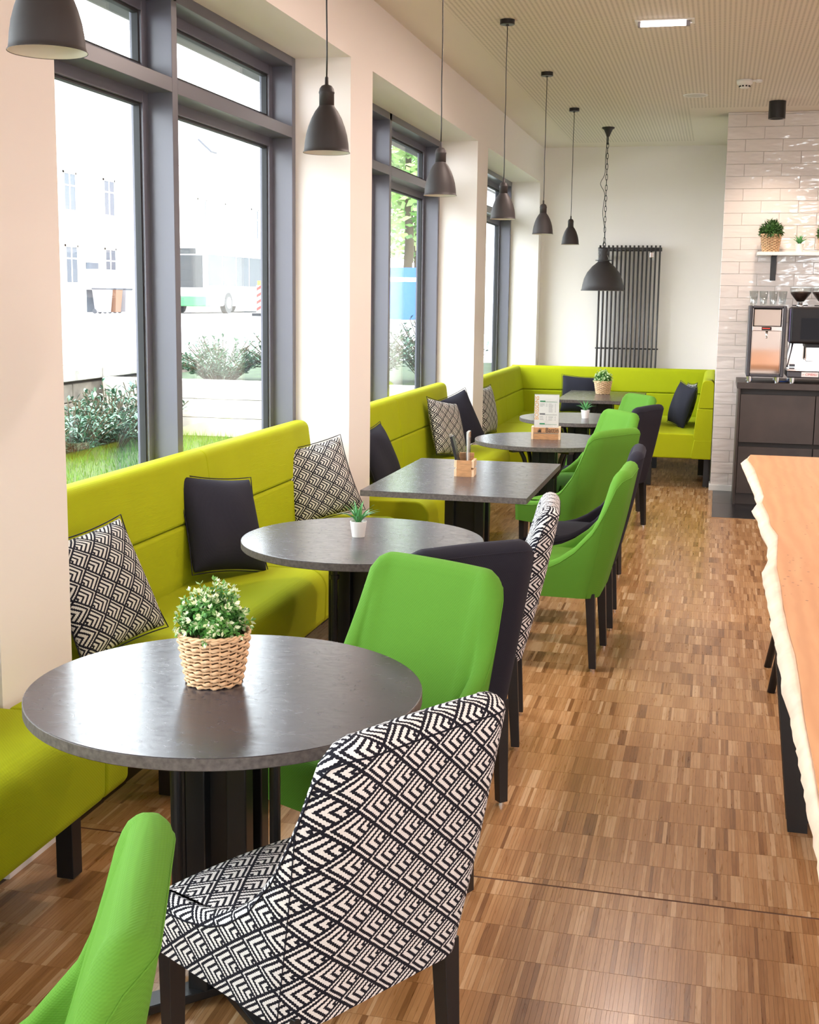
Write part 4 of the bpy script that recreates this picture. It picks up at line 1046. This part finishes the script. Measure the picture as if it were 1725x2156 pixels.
def coffee_machine():
    zc = 0.9955
    steel = M['chrome']; blk = plain('glossy_black_plastic', (0.010, 0.008, 0.010), 0.4, spec=0.3); gry = plain('dark_grey_case', (0.05, 0.045, 0.055), 0.35)
    red = plain('red_display', (0.10, 0.0, 0.0), 0.3, emit=(1.0, 0.04, 0.02), estr=1.2)
    cloth = plain('pale_frosted_panel', (0.62, 0.52, 0.46), 0.35)
    t = thing('cup_warmer', 'black framed milk cooler with mirrored door beside the coffee machine', 'appliance', (0.375, 10.62, zc))
    w, d, z0, z1 = 0.145, 0.21, 0.045, 0.612
    mb = MB(); mb.box((-w, -d, z0), (-w + 0.028, d, z1)).box((w - 0.028, -d, z0), (w, d, z1)).box((-w + .028, -d, z0), (w - .028, d, z0 + 0.024)).box((-w + .028, -d, z1 - 0.022), (w - .028, d, z1)).box((-w + .028, d - 0.02, z0 + .024), (w - .028, d, z1 - .022))
    mb.build('case', gry, t, bevel=0.008)
    trim = MB(); a, b = -w + 0.030, w - 0.030
    trim.box((a, -d - 0.002, z0 + 0.024), (a + 0.004, -d + 0.02, z1 - 0.022)).box((b - 0.004, -d - 0.002, z0 + 0.024), (b, -d + 0.02, z1 - 0.022)).box((a, -d - 0.002, z0 + 0.024), (b, -d + 0.02, z0 + 0.028))
    trim.build('steel_trim', steel, t)
    box_obj('upper_panel', (a + 0.012, -d + 0.012, 0.452), (b - 0.012, -d + 0.024, z1 - 0.030), cloth, t, bevel=0.004)
    box_obj('mirror_door', (a + 0.006, -d + 0.030, z0 + 0.030), (b - 0.006, -d + 0.040, 0.410), plain('mirror_steel', (0.80, 0.79, 0.79), 0.05, metal=1.0), t)
    box_obj('control_bar', (a, -d - 0.003, 0.412), (b, -d + 0.03, 0.448), steel, t, bevel=0.003)
    dp = box_obj('display', (-0.042, -d - 0.006, 0.417), (0.034, -d - 0.002, 0.444), blk, t); box_obj('red_indicator', (-0.036, -d - 0.0072, 0.430), (0.022, -d - 0.0058, 0.434), red, dp)
    MB().lathe([(0.004, 0.36), (0.006, 0.37), (0.010, 0.41), (0, 0.41)], (0, -d + 0.018, 0), n=16).lathe([(0, 0.352), (0.007, 0.355), (0.008, 0.36), (0.004, 0.366)], (0, -d + 0.018, 0), n=16).build('spout', steel, t, smooth=True)
    for x in (-w + 0.03, w - 0.045):
        for y in (-d + 0.03, d - 0.04): MB().cyl((x, y, 0), (x, y, z0 + 0.004), 0.019, n=20).build('foot', steel, t, smooth=False)
    # glasses standing on top
    for k, x in enumerate((0.255, 0.300, 0.372, 0.446)):
        g = MB().lathe([(0, 0.0), (0.024, 0.0), (0.0255, 0.004), (0.036, 0.116), (0.0345, 0.116), (0.0240, 0.016), (0, 0.014)], n=28).build('drinking_glass', M['glass'], None, smooth=True)
        g.location = (0.262 + 0.076*k if k < 3 else 0.49, 10.52 if k < 3 else 10.62, zc + z1 + 0.0005)
        tag(g, ['clear tumbler at the outer end of the row on the milk cooler', 'clear tumbler in the middle of the row on the milk cooler', 'clear tumbler nearest the bean hoppers on the milk cooler', 'clear tumbler standing behind the front row on the milk cooler'][k], 'glass', 'tumblers on the milk cooler')
    m = thing('coffee_machine', 'black and steel espresso machine on the dark worktop', 'coffee machine', (0.82, 10.62, zc))
    a, b = -0.275, 0.34
    box_obj('base', (a, -0.25, 0.045), (b, 0.26, 0.098), gry, m, bevel=0.012)
    box_obj('drip_tray', (a - 0.002, -0.255, 0.099), (b + .002, -0.02, 0.118), steel, m, bevel=0.004)
    box_obj('back_panel', (a + 0.004, 0.02, 0.1), (b - 0.004, 0.26, 0.60), steel, m, bevel=0.004)
    hd = box_obj('head', (a + 0.004, -0.23, 0.315), (b, 0.05, 0.606), blk, m, bevel=0.022, seg=3)
    box_obj('touch_screen', (a + 0.086, -0.2325, 0.352), (b - 0.06, -0.2285, 0.520), plain('dark_screen', (0.012, 0.014, 0.020), 0.5, spec=0.2), hd)
    box_obj('side_strip', (a + 0.001, -0.215, 0.33), (a + 0.006, 0.03, 0.59), plain('violet_strip', (0.16, 0.13, 0.30), 0.3), hd)
    MB().box((-0.135, -0.19, 0.175), (-0.025, -0.09, 0.316)).build('coffee_outlet', steel, m, bevel=0.006)
    o = MB().box((-0.14, -0.195, 0.285), (-0.02, -0.10, 0.316)).build('outlet_collar', blk, m, bevel=0.004)
    for x in (-0.10, -0.06): MB().cyl((x, -0.16, 0.27), (x, -0.16, 0.288), 0.009, n=12).build('nozzle', steel, o)
    MB().tube([(a + 0.035, -0.16, 0.318), (a + 0.028, -0.17, 0.27), (a + 0.008, -0.19, 0.17), (a + 0.0, -0.195, 0.128)], [0.008, 0.006, 0.0045, 0.006], 8).build('steam_wand', gry, m, smooth=True)
    box_obj('button_panel', (a + 0.028, 0.014, 0.122), (a + 0.072, 0.022, 0.142), gry, m)
    pl = box_obj('badge', (-0.165, -0.2525, 0.055), (-0.035, -0.2495, 0.094), plain('badge_white', (0.82, 0.76, 0.74), 0.4), m, bevel=0.001)
    lettering('badge_lettering', 'CIMBALI', 0.026, M['red'], m, (-0.092, -0.2530, 0.0745), (R(90), 0, 0), shear=0.25, sx=0.95)
    lettering('badge_lettering', 'LA', 0.012, M['red'], m, (-0.152, -0.2530, 0.074), (R(90), 0, 0), shear=0.25)
    for x in (a + 0.045, b - 0.05):
        for y in (-0.20, 0.2): MB().cyl((x, y, 0), (x, y, 0.046), 0.021, n=20).build('foot', steel, m)
    beans = plain('coffee_beans', (0.035, 0.014, 0.008), 0.45, bump=1.0, bscale=90)
    for k, x in enumerate((0.628, 0.80)):
        h = thing('bean_hopper', ['glass coffee bean hopper nearer the tumblers', 'glass coffee bean hopper cut by the picture edge'][k], 'hopper', (x, 10.62, zc + 0.6065), group='bean hoppers on the coffee machine')
        MB().lathe([(0.022, 0.035), (0.030, 0.040), (0.080, 0.105), (0.084, 0.112), (0.084, 0.150), (0.082, 0.150), (0.082, 0.112), (0.028, 0.042)], n=36).build('funnel', M['glass'], h, smooth=True)
        MB().lathe([(0, 0.038), (0.027, 0.041), (0.077, 0.104), (0.080, 0.116), (0.05, 0.122), (0, 0.124)], n=30).build('beans', beans, h, smooth=True)
        MB().lathe([(0.0835, 0.150), (0.086, 0.150), (0.086, 0.157), (0, 0.157), (0, 0.152), (0.0835, 0.152)], n=36).build('lid', M['glass'], h)
        MB().lathe([(0, 0.0), (0.030, 0.0), (0.030, 0.012), (0.020, 0.016), (0.022, 0.036), (0, 0.036)], n=24).build('neck', steel, h)
        MB().box((-0.060, -0.008, 0.006), (0.060, 0.008, 0.014)).build('shut_off_slide', blk, h)
    c = MB().tube([(0.46, 10.50, zc + 0.006), (0.50, 10.47, zc + 0.009), (0.54, 10.52, zc + 0.006), (0.57, 10.62, zc + 0.005), (0.56, 10.8, zc + 0.006)], 0.0045, 6).build('blue_hose', plain('blue_hose', (0.02, 0.10, 0.55), 0.4), None, smooth=True)
    tag(c, 'thin blue hose lying under the coffee machine', 'hose')
coffee_machine()

# ---------------------------------------------------------------- live-edge bar table and stool
def bar_table():
    zt = 0.92
    wood = None
    m, nt, b = nodes('live_edge_oak'); tc = N(nt, 'ShaderNodeTexCoord')
    mp = N(nt, 'ShaderNodeMapping'); mp.inputs['Scale'].default_value = (9, 0.8, 3); nt.links.new(tc.outputs['Object'], mp.inputs[0])
    n1 = N(nt, 'ShaderNodeTexNoise'); n1.inputs['Scale'].default_value = 1.6; n1.inputs['Detail'].default_value = 7; n1.inputs['Distortion'].default_value = 1.5; nt.links.new(mp.outputs[0], n1.inputs['Vector'])
    n2 = N(nt, 'ShaderNodeTexNoise'); n2.inputs['Scale'].default_value = 2.2; n2.inputs['Detail'].default_value = 2; nt.links.new(tc.outputs['Object'], n2.inputs['Vector'])
    w = N(nt, 'ShaderNodeTexWave', bands_direction='X'); w.inputs['Scale'].default_value = 7; w.inputs['Distortion'].default_value = 7; w.inputs['Detail'].default_value = 3; w.inputs['Detail Scale'].default_value = 1.2
    mp2 = N(nt, 'ShaderNodeMapping'); mp2.inputs['Scale'].default_value = (1, 0.22, 1); nt.links.new(tc.outputs['Object'], mp2.inputs[0]); nt.links.new(mp2.outputs[0], w.inputs['Vector'])
    c1 = mixc(nt, n1.outputs[0], (0.50, 0.215, 0.085), (0.66, 0.35, 0.165)); c2 = mixc(nt, math_n(nt, 'MULTIPLY', w.outputs['Fac'], 0.35), c1, (0.42, 0.17, 0.06))
    vor = N(nt, 'ShaderNodeTexVoronoi'); vor.inputs['Scale'].default_value = 34; nt.links.new(tc.outputs['Object'], vor.inputs['Vector'])
    kn = math_n(nt, 'MULTIPLY', math_n(nt, 'LESS_THAN', vor.outputs['Distance'], 0.13), math_n(nt, 'GREATER_THAN', n2.outputs[0], 0.60))
    nt.links.new(mixc(nt, math_n(nt, 'MULTIPLY', kn, 0.85), c2, (0.16, 0.05, 0.02)), b.inputs['Base Color']); b.inputs['Roughness'].default_value = 0.42
    sap = plain('pale_sapwood_edge', (0.72, 0.52, 0.39), 0.5, var=0.14, vscale=11, bump=0.4, bscale=22)
    OUT = [(0.163, 6.10), (0.129, 5.96), (0.141, 5.637), (0.16, 5.166), (0.169, 4.787), (0.148, 4.589), (0.163, 4.416), (0.164, 4.155), (0.179, 3.95), (0.17, 3.721), (0.15, 3.53), (0.15, 3.331), (0.151, 3.058), (0.153, 2.821), (0.155, 2.628), (0.154, 2.419), (0.161, 2.235), (0.162, 2.124), (0.162, 2.036), (0.163, 1.903), (0.162, 1.79), (0.164, 1.653), (0.158, 1.45), (0.165, 1.25), (0.19, 1.16)]
    INN = [(0.175, 6.08), (0.160, 5.90), (0.180, 5.60), (0.190, 5.16), (0.196, 4.79), (0.184, 4.63), (0.197, 4.371), (0.196, 4.155), (0.212, 3.98), (0.196, 3.669), (0.187, 3.48), (0.187, 3.26), (0.183, 3.03), (0.183, 2.80), (0.187, 2.60), (0.184, 2.39), (0.18, 2.229), (0.179, 2.12), (0.179, 2.02), (0.178, 1.90), (0.177, 1.79), (0.178, 1.64), (0.175, 1.45), (0.18, 1.26), (0.205, 1.18)]
    xr = 0.98
    t = thing('bar_table', 'long live-edge oak bar table on black steel trestles', 'table', (0.55, 3.6, 0))
    rng = random.Random(11)
    def dense(L):
        o = []
        for (a, c) in zip(L[:-1], L[1:]):
            for k in range(4):
                f = k/4; o.append((a[0] + (c[0] - a[0])*f, a[1] + (c[1] - a[1])*f))
        return o + [L[-1]]
    do, di = dense(OUT), dense(INN)
    top = [(x, y) for x, y in di] + [(xr, 1.17), (xr + 0.02, 3.0), (xr - 0.02, 4.6), (xr, 6.09)]
    mb = MB(); n = len(top); th = 0.058
    mb.add([(x, y, zt) for x, y in top] + [(x + (0.0 if i < len(di) else -0.02), y, zt - th) for i, (x, y) in enumerate(top)], [tuple(range(n)), tuple(range(n, 2*n))[::-1]] + [(k, n + k, n + (k+1) % n, (k+1) % n) for k in range(n)])
    bt = mb.build('tabletop', m, t)
    e = MB(); V = []; F = []
    for (xi, yi), (xo, yo) in zip(di, do):
        jit = rng.uniform(-.003, .003)
        V += [(xi + 0.002, yi, zt - 0.0004), (xi*0.55 + xo*0.45 + jit, yi*.55 + yo*.45, zt - 0.008), (xo + jit, yo, zt - 0.028), (xo + 0.006, yo, zt - 0.044), (xi + 0.004, yi, zt - th + 0.0005)]
    m5 = 5
    for i in range(len(di) - 1):
        for k in range(m5): F.append((i*m5 + k, i*m5 + (k+1) % m5, (i+1)*m5 + (k+1) % m5, (i+1)*m5 + k))
    F += [tuple(range(m5)), tuple(range((len(di)-1)*m5, len(di)*m5))[::-1]]
    e.add(V, F); e.build('live_edge', sap, bt, smooth=True)
    for y in (3.93, 1.75):
        mb = MB()
        for sx in (-1, 1):
            cx = 0.57; xb, xt_ = cx + sx*0.255, cx + sx*0.335
            for dy in (-0.05, 0.05):
                V = [(xb - 0.03, y + dy - 0.016, 0), (xb + 0.03, y + dy - 0.016, 0), (xb + 0.03, y + dy + 0.016, 0), (xb - 0.03, y + dy + 0.016, 0), (xt_ - 0.05, y + dy - 0.016, zt - th), (xt_ + 0.05, y + dy - 0.016, zt - th), (xt_ + 0.05, y + dy + 0.016, zt - th), (xt_ - 0.05, y + dy + 0.016, zt - th)]
                mb.add(V, [(0, 3, 2, 1), (4, 5, 6, 7), (0, 1, 5, 4), (1, 2, 6, 5), (2, 3, 7, 6), (3, 0, 4, 7)])
        mb.box((0.25, y - 0.08, zt - th - 0.012), (0.89, y + 0.08, zt - th - 0.0005)); mb.box((0.31, y - 0.03, 0.02), (0.83, y + 0.03, 0.05))
        mb.build('trestle', M['black_metal'], t)
    return rooted(t)
bar_table()
def stool():
    t = thing('bar_stool', 'black round-legged stool pushed under the bar table', 'stool', (0.482, 5.50, 0), R(0))
    MB().lathe([(0, 0.632), (0.165, 0.632), (0.175, 0.640), (0.175, 0.655), (0.165, 0.666), (0, 0.668)], n=36).build('seat', M['black'], t, smooth=False)
    for k in range(4):
        a = R(45 + 90*k); c, s = math.cos(a), math.sin(a)
        MB().cyl((0.272*c, 0.272*s, 0.0), (0.125*c, 0.125*s, 0.634), 0.0165, 0.014, n=14).build('leg', M['black'], t, smooth=True)
    MB().tube([(0.20*math.cos(R(q)), 0.20*math.sin(R(q)), 0.27) for q in range(0, 360, 15)], 0.007, 8, closed=True).build('foot_ring', M['black_metal'], t, smooth=True)
stool()

# ---------------------------------------------------------------- the street outside
ZR = 0.79      # street level
ZG = -0.05     # sunken lawn
def outside():
    lawn = plain('lawn_soil', (0.028, 0.05, 0.014), 0.95, var=0.5, vscale=3)
    conc = plain('pale_concrete', (0.50, 0.45, 0.39), 0.85, var=0.15, vscale=3, bump=0.4, bscale=8)
    stone = plain('weathered_stone', (0.21, 0.175, 0.14), 0.9, var=0.35, vscale=5, bump=0.7, bscale=12)
    cap = plain('stone_coping', (0.38, 0.35, 0.31), 0.85, var=0.3, vscale=6, bump=0.6, bscale=14)
    asph = plain('street_paving', (0.55, 0.54, 0.53), 0.9, var=0.06, vscale=0.4)
    struct(MB().box((-8.3, -14, ZG - 0.3), (XO, 30, ZG)).build('lawn', lawn))
    struct(MB().box((-60, -40, ZR - 0.4), (-7.9, 160, ZR)).build('street', asph))
    struct(MB().box((XO + .02, -40, -0.32), (60, 160, -0.14)).build('ground', asph))
    # grass blades (uncountable)
    rng = random.Random(8); mb = MB()
    for _ in range(26000):
        y = rng.uniform(4.5, 13.85); x = -2.7 - rng.random()**1.3*(1.0 + 0.35*y)
        if x < -7.2: continue
        h = rng.uniform(0.04, 0.11); a = rng.uniform(0, 6.28); w = 0.004; c, s = math.cos(a), math.sin(a); l = rng.uniform(-.5, .5)*h
        mb.tone = rng.uniform(0, 1); mb.add([(x - c*w, y - s*w, ZG), (x + c*w, y + s*w, ZG), (x + l*s, y + l*c, ZG + h)], [(0, 1, 2)])
    g = mb.build('grass', tone_mat('grass_blades', [(0, (0.015, 0.07, 0.006)), (0.5, (0.04, 0.15, 0.018)), (1.0, (0.11, 0.24, 0.04))]), normals=False)
    tag(g, 'short green lawn grass outside the windows', 'grass', kind='stuff')
    # stone retaining wall with coping slabs
    t = thing('stone_wall', 'low weathered stone wall with coping slabs along the street', 'wall', (-7.6, 11.5, ZG))
    y = -4.5; k = 0
    while y < 17.6:
        L = rng.uniform(0.7, 1.3)
        o = MB().box((-0.30, y, 0.66), (0.26, min(y + L, 17.8) - 0.012, 0.80 + rng.uniform(-.012, .012))).build('coping_slab', cap, t, bevel=0.012); o.location = (0, -11.5, 0); y += L
    for c in range(3):
        y = -4.5 - rng.random()*0.5
        while y < 17.6:
            L = rng.uniform(0.4, 0.9); dz = 0.225
            o = MB().box((-0.25, max(y, -4.5), -0.05 + c*dz + 0.006), (0.20 + rng.uniform(-.02, .03), min(y + L, 17.8) - 0.012, -0.05 + (c + 1)*dz)).build('stone', stone, t, bevel=0.015); o.location = (0, -11.5, 0); y += L
    MB().box((-0.22, -16, -0.05), (0.16, 6.2, 0.66)).build('mortar_core', plain('dark_mortar', (0.07, 0.06, 0.05), 0.95), t)
    # pale concrete planter wall crossing the lawn, with raised bed behind
    p = thing('concrete_planter', 'pale concrete planter wall across the sunken lawn', 'planter', (-4.9, 14.0, ZG))
    for k in range(3): box_obj('board_cast_band', (-2.4, -0.10, k*0.225 + 0.001), (2.35, 0.10, (k + 1)*0.225 - 0.003), conc, p, bevel=0.006)
    box_obj('raised_bed', (-2.4, 0.10, 0), (2.35, 7.0, 0.60), lawn, p)
    # shrubs
    shr = tone_mat('shrub_leaves', [(0, (0.012, 0.045, 0.022)), (0.5, (0.055, 0.15, 0.085)), (1.0, (0.26, 0.40, 0.27))], 0.3)
    def shrub(x, y, z, r, h, label, seed, n=420):
        q = random.Random(seed); t = thing('shrub', label, 'shrub', (x, y, z), group='shrubs outside the windows')
        st = MB(); lf = MB()
        for _ in range(n//14):
            a = q.uniform(0, 6.28); rr = r*math.sqrt(q.random()); tip = Vector((rr*math.cos(a), rr*math.sin(a), h*q.uniform(0.55, 1.05)*(1 - 0.35*(rr/r)**2))); base = tip*0.25; base.z = 0
            st.tube([base, base.lerp(tip, .5) + Vector((0, 0, .05)), tip], 0.006, 4, caps=False)
            for j in range(16):
                f = q.uniform(0.2, 1.0); p0 = base.lerp(tip, f); b = q.uniform(0, 6.28); el = q.uniform(-.1, 1.0)
                d = Vector((math.cos(b)*math.cos(el), math.sin(b)*math.cos(el), math.sin(el))); s = q.uniform(0.06, 0.105); side = d.cross(Vector((0, 0, 1))).normalized()*s*0.20; up = Vector((0, 0, 0.012))
                lf.tone = q.random(); lf.add([p0, p0 + d*s*.5 + side + up, p0 + d*s, p0 + d*s*.5 - side + up, p0 + d*s*.5], [(0, 1, 2, 4), (0, 4, 2, 3)])
        st.build('stem', plain('twig', (0.08, 0.06, 0.03), 0.9) if 'twig' not in M else M['twig'], t); o = lf.build('foliage', shr, t, normals=False); o['kind'] = 'stuff'
    M['twig'] = plain('twig', (0.08, 0.06, 0.03), 0.9)
    for i, (x, y, h, lb) in enumerate([(-6.45, 11.6, 0.66, 'glossy shrub before the stone wall, nearest the white pillar'), (-6.5, 12.55, 0.72, 'glossy shrub before the stone wall, middle of the bed'), (-6.5, 13.35, 0.70, 'glossy shrub before the stone wall, against the window mullion'), (-6.45, 10.6, 0.6, 'glossy shrub before the stone wall, hidden behind the white pillar')]):
        shrub(x, y, ZG, 0.55, h, lb, 40 + i, 900)
    for i, (x, y, h, lb) in enumerate([(-6.2, 15.0, 0.55, 'pale shrub behind the concrete planter wall, by the mullion'), (-5.2, 15.1, 0.75, 'pale shrub behind the concrete planter wall, mid-pane'), (-4.4, 15.2, 0.85, 'taller shrub behind the concrete planter wall, near the sash'), (-3.6, 16.0, 0.9, 'dense shrub seen through the second window')]):
        shrub(x, y, ZG + 0.60, 0.75, h, lb, 60 + i, 1500)
    # houses along the street (facades parallel to the cafe)
    wht = plain('white_render', (0.80, 0.77, 0.74), 0.9, var=0.04, vscale=0.5); pnk = plain('pink_render', (0.72, 0.38, 0.34), 0.9); tile = plain('roof_slates', (0.40, 0.36, 0.35), 0.8, var=0.1, vscale=2)
    gls = plain('dark_window_glass', (0.09, 0.10, 0.12), 0.3, spec=0.15); fr = plain('white_window_frame', (0.8, 0.8, 0.8), 0.5); shut = plain('pale_shutter', (0.62, 0.56, 0.50), 0.7); stn = plain('window_surround', (0.58, 0.54, 0.50), 0.8); zinc = plain('zinc_gutter', (0.40, 0.41, 0.43), 0.5)
    def house(y0, y1, xf, eave, ridge, rows, cols, label, wall, dep=10.0, door=None, shutters=True):
        t = thing('house', label, 'house', (xf, (y0 + y1)/2, ZR), group='houses across the street'); L = (y1 - y0)/2
        box_obj('facade', (-dep, -L, 0), (0, L, eave), wall, t)
        roof = MB(); roof.add([(0.45, -L - .2, eave - .05), (0.45, L + .2, eave - .05), (-dep - .45, L + .2, eave - .05), (-dep - .45, -L - .2, eave - .05), (-dep/2, -L - .2, ridge), (-dep/2, L + .2, ridge)], [(0, 1, 5, 4), (2, 3, 4, 5), (0, 4, 3), (1, 2, 5), (0, 3, 2, 1)])
        rf = roof.build('roof', tile, t)
        for yy in (-L*.45, L*.35):
            k = Vector((-dep/2 - .45, 0, ridge - eave + .05)); u = 0.35
            c = Vector((0.45 + k.x*u, yy, eave - .05 + k.z*u)); ang = math.atan2(k.z, -k.x)
            MB().box((c.x - .5, yy - .4, c.z - .02), (c.x + .5, yy + .4, c.z + .10), Matrix.Rotation(ang, 3, 'Y'), c).build('roof_window', gls, rf)
        MB().cyl((0.5, -L - .2, eave - .02), (0.5, L + .2, eave - .02), 0.09, n=8).build('gutter', zinc, t); MB().cyl((0.10, -L + .15, 0), (0.10, -L + .15, eave - .05), 0.055, n=8).build('downpipe', zinc, t)
        MB().box((-dep/2 - .4, L*.5, ridge - .6), (-dep/2 + .4, L*.5 + .7, ridge + .9)).build('chimney', pnk, t)
        for z in rows:
            for yy in cols:
                w = MB().box((-0.02, yy - .58, z - .12), (0.05, yy + .58, z)).box((-0.02, yy - .58, z), (0.03, yy - .48, z + 1.62)).box((-0.02, yy + .48, z), (0.03, yy + .58, z + 1.62)).box((-0.02, yy - .58, z + 1.52), (0.03, yy + .58, z + 1.62)).build('window', stn, t)
                MB().box((-0.02, yy - .48, z), (0.004, yy + .48, z + 1.52)).build('pane', gls, w); MB().box((0.004, yy - .04, z), (0.016, yy + .04, z + 1.52)).box((0.004, yy - .48, z + 1.0), (0.016, yy + .48, z + 1.06)).build('window_bar', fr, w)
                if shutters:
                    for sg in (-1, 1): MB().box((0.0, yy + sg*.60 - (.5 if sg < 0 else 0), z), (0.05, yy + sg*.60 + (.5 if sg > 0 else 0), z + 1.52)).build('shutter', shut, w)
        if door is not None:
            d = box_obj('door', (-0.02, door - .55, 0), (0.05, door + .55, 2.2), gls, t)
            box_obj('balcony', (0, door - .9, 1.0), (0.7, door + .9, 1.9), wht, t)
    house(36.0, 56.5, -27.5, 7.3, 12.2, (1.3, 4.4), (-7.5, -3.6, 0.2, 3.6, 7.2), 'white rendered house across the street with shuttered windows', wht, door=5.4)
    house(57.0, 82.0, -25.6, 7.0, 11.8, (1.2, 4.0), (-9.8, -6.2, -2.4, 1.6, 6.0), 'long white house across the street behind the bus', wht, shutters=False)
    house(20.0, 35.5, -26.5, 7.0, 11.8, (1.3, 4.4), (-4.8, 0.0, 4.8), 'white house across the street hidden by the near pillar', wht)
    house(71.0, 83.0, -40.0, 12.0, 16.0, (8.6,), (-3, 3), 'pink gabled house rising behind the white roofs', pnk, shutters=False)
    e = [o for o in COL.objects if o.name.startswith('house') and abs(o.location.y - 69.5) < .1][0]; box_obj('gable_wall', (-10, -12.56, 0), (-0.02, -12.51, 6.95), pnk, e)
    # bus
    b = thing('city_bus', 'white city bus with dark windows waiting in the street', 'bus', (-23.2, 57.5, ZR))
    bw = plain('bus_white', (0.80, 0.81, 0.80), 0.35); bg_ = plain('bus_green', (0.06, 0.30, 0.10), 0.4); bgl = plain('bus_glass', (0.05, 0.055, 0.06), 0.3, spec=0.1)
    box_obj('body', (-1.25, -6, 0.33), (1.25, 6, 3.0), bw, b, bevel=0.12, seg=3)
    box_obj('front_bumper', (-1.26, -6.03, 0.33), (1.26, -5.3, 0.78), bg_, b, bevel=0.05)
    box_obj('windscreen', (-1.12, -6.03, 1.15), (1.12, -5.98, 2.55), bgl, b); box_obj('destination_board', (-0.8, -6.035, 2.6), (0.8, -5.99, 2.85), bgl, b)
    for k in range(7):
        y0 = -5.7 + k*1.66; box_obj('side_window', (1.235, y0, 1.25), (1.262, y0 + 1.58, 2.6), bgl, b)
        box_obj('side_window', (-1.262, y0, 1.25), (-1.235, y0 + 1.58, 2.6), bgl, b)
    for y in (-3.4, 2.8):
        for sx in (-1, 1):
            wl = MB().cyl((sx*1.02, y, 0.48), (sx*1.27, y, 0.48), 0.48, n=24).build('wheel', M['gasket'], b); MB().cyl((sx*1.27, y, 0.48), (sx*1.285, y, 0.48), 0.26, n=20).build('hub_cap', zinc, wl)
    # traffic beacons
    rb = plain('beacon_red', (0.62, 0.05, 0.04), 0.5)
    for i, (x, y, lb) in enumerate([(-18.3, 48.5, 'red and white striped beacon standing by the bus front wheel'), (-16.4, 52.0, 'red and white striped beacon by the window sash')]):
        t = thing('traffic_beacon', lb, 'beacon', (x, y, ZR), group='striped roadwork beacons')
        box_obj('foot', (-0.2, -0.4, 0), (0.2, 0.4, 0.12), M['gasket'], t); box_obj('board', (-0.14, -0.02, 0.12), (0.14, 0.02, 1.25), bw, t)
        for k in range(4):
            z = 0.2 + k*0.27; mb = MB(); mb.add([(-0.14, -0.0215, z), (0.14, -0.0215, z + 0.16), (0.14, -0.0215, z + 0.29), (-0.14, -0.0215, z + 0.13)], [(0, 1, 2, 3)]); mb.build('stripe', rb, t)
        MB().cyl((0, 0, 1.25), (0, 0, 1.43), 0.10, n=16).build('lamp', plain('amber_lamp', (0.8, 0.5, 0.1), 0.3) if i < 0 else M['ink_orange'], t)
    # wheelie bins
    bn = plain('bin_grey', (0.22, 0.20, 0.21), 0.5); lid = plain('bin_lid', (0.06, 0.06, 0.07), 0.5); bro = plain('bin_brown', (0.20, 0.10, 0.06), 0.5)
    for i, (y, mt, lb) in enumerate([(48.2, bn, 'grey wheeled bin before the white house'), (49.1, bro, 'brown wheeled bin beside the grey one'), (50.0, bn, 'second grey wheeled bin, nearest the window sash')]):
        t = thing('wheeled_bin', lb, 'bin', (-25.2, y, ZR), group='wheeled bins across the street')
        mb = MB(); mb.add([(-.24, -.24, .06), (.24, -.24, .06), (.24, .24, .06), (-.24, .24, .06), (-.32, -.30, 1.0), (.32, -.30, 1.0), (.32, .30, 1.0), (-.32, .30, 1.0)], [(0, 3, 2, 1), (4, 5, 6, 7), (0, 1, 5, 4), (1, 2, 6, 5), (2, 3, 7, 6), (3, 0, 4, 7)]); mb.build('body', mt, t)
        box_obj('lid', (-.35, -.32, 1.0), (.35, .32, 1.07), lid, t, bevel=0.02)
        for sy in (-.22, .22): MB().cyl((-.26, sy - .03, .10), (-.26, sy + .03, .10), .10, n=12).build('wheel', lid, t)
    # blue site banner and trees seen through the second window
    t = thing('site_banner', 'blue banner on a white fence seen through the second window', 'banner', (-9.6, 38.0, ZR))
    box_obj('panel', (-1.6, -0.03, 0.15), (2.2, 0.03, 1.75), plain('banner_blue', (0.03, 0.12, 0.55), 0.5), t); box_obj('stripe', (-1.6, -0.036, 1.32), (2.2, -0.031, 1.45), bw, t)
    for x in (-1.6, 0.3, 2.2): MB().cyl((x, 0.05, 0), (x, 0.05, 1.9), 0.03, n=8).build('post', zinc, t)
    tl = tone_mat('tree_leaves', [(0, (0.05, 0.14, 0.02)), (0.5, (0.18, 0.36, 0.07)), (1.0, (0.42, 0.58, 0.20))])
    def tree(x, y, h, r, label, seed):
        q = random.Random(seed); t = thing('tree', label, 'tree', (x, y, ZR), group='trees along the street')
        MB().tube([(0, 0, 0), (0.1, 0, h*.3), (0, 0.1, h*.6), (0.05, 0, h*.85)], [0.22, 0.18, 0.12, 0.05], 8).build('trunk', M['twig'], t, smooth=True)
        lf = MB()
        for _ in range(2600):
            d = Vector((q.gauss(0, 1), q.gauss(0, 1), q.gauss(0, 1))).normalized()*r*q.random()**0.4; p = Vector((d.x, d.y, h*.68 + d.z*1.25)); s = q.uniform(.14, .30)
            a = Vector((q.gauss(0, 1), q.gauss(0, 1), q.gauss(0, .5))).normalized()*s; b_ = a.orthogonal().normalized()*s*.5
            lf.tone = q.random(); lf.add([p - a, p + b_, p + a, p - b_], [(0, 1, 2, 3)])
        o = lf.build('crown', tl, t, normals=False); o['kind'] = 'stuff'
    tree(-11.5, 46.0, 9.5, 3.2, 'leafy tree seen through the second window', 71)
    tree(-17.0, 70.0, 10.0, 3.4, 'paler leafy tree farther along the street', 72)
outside()
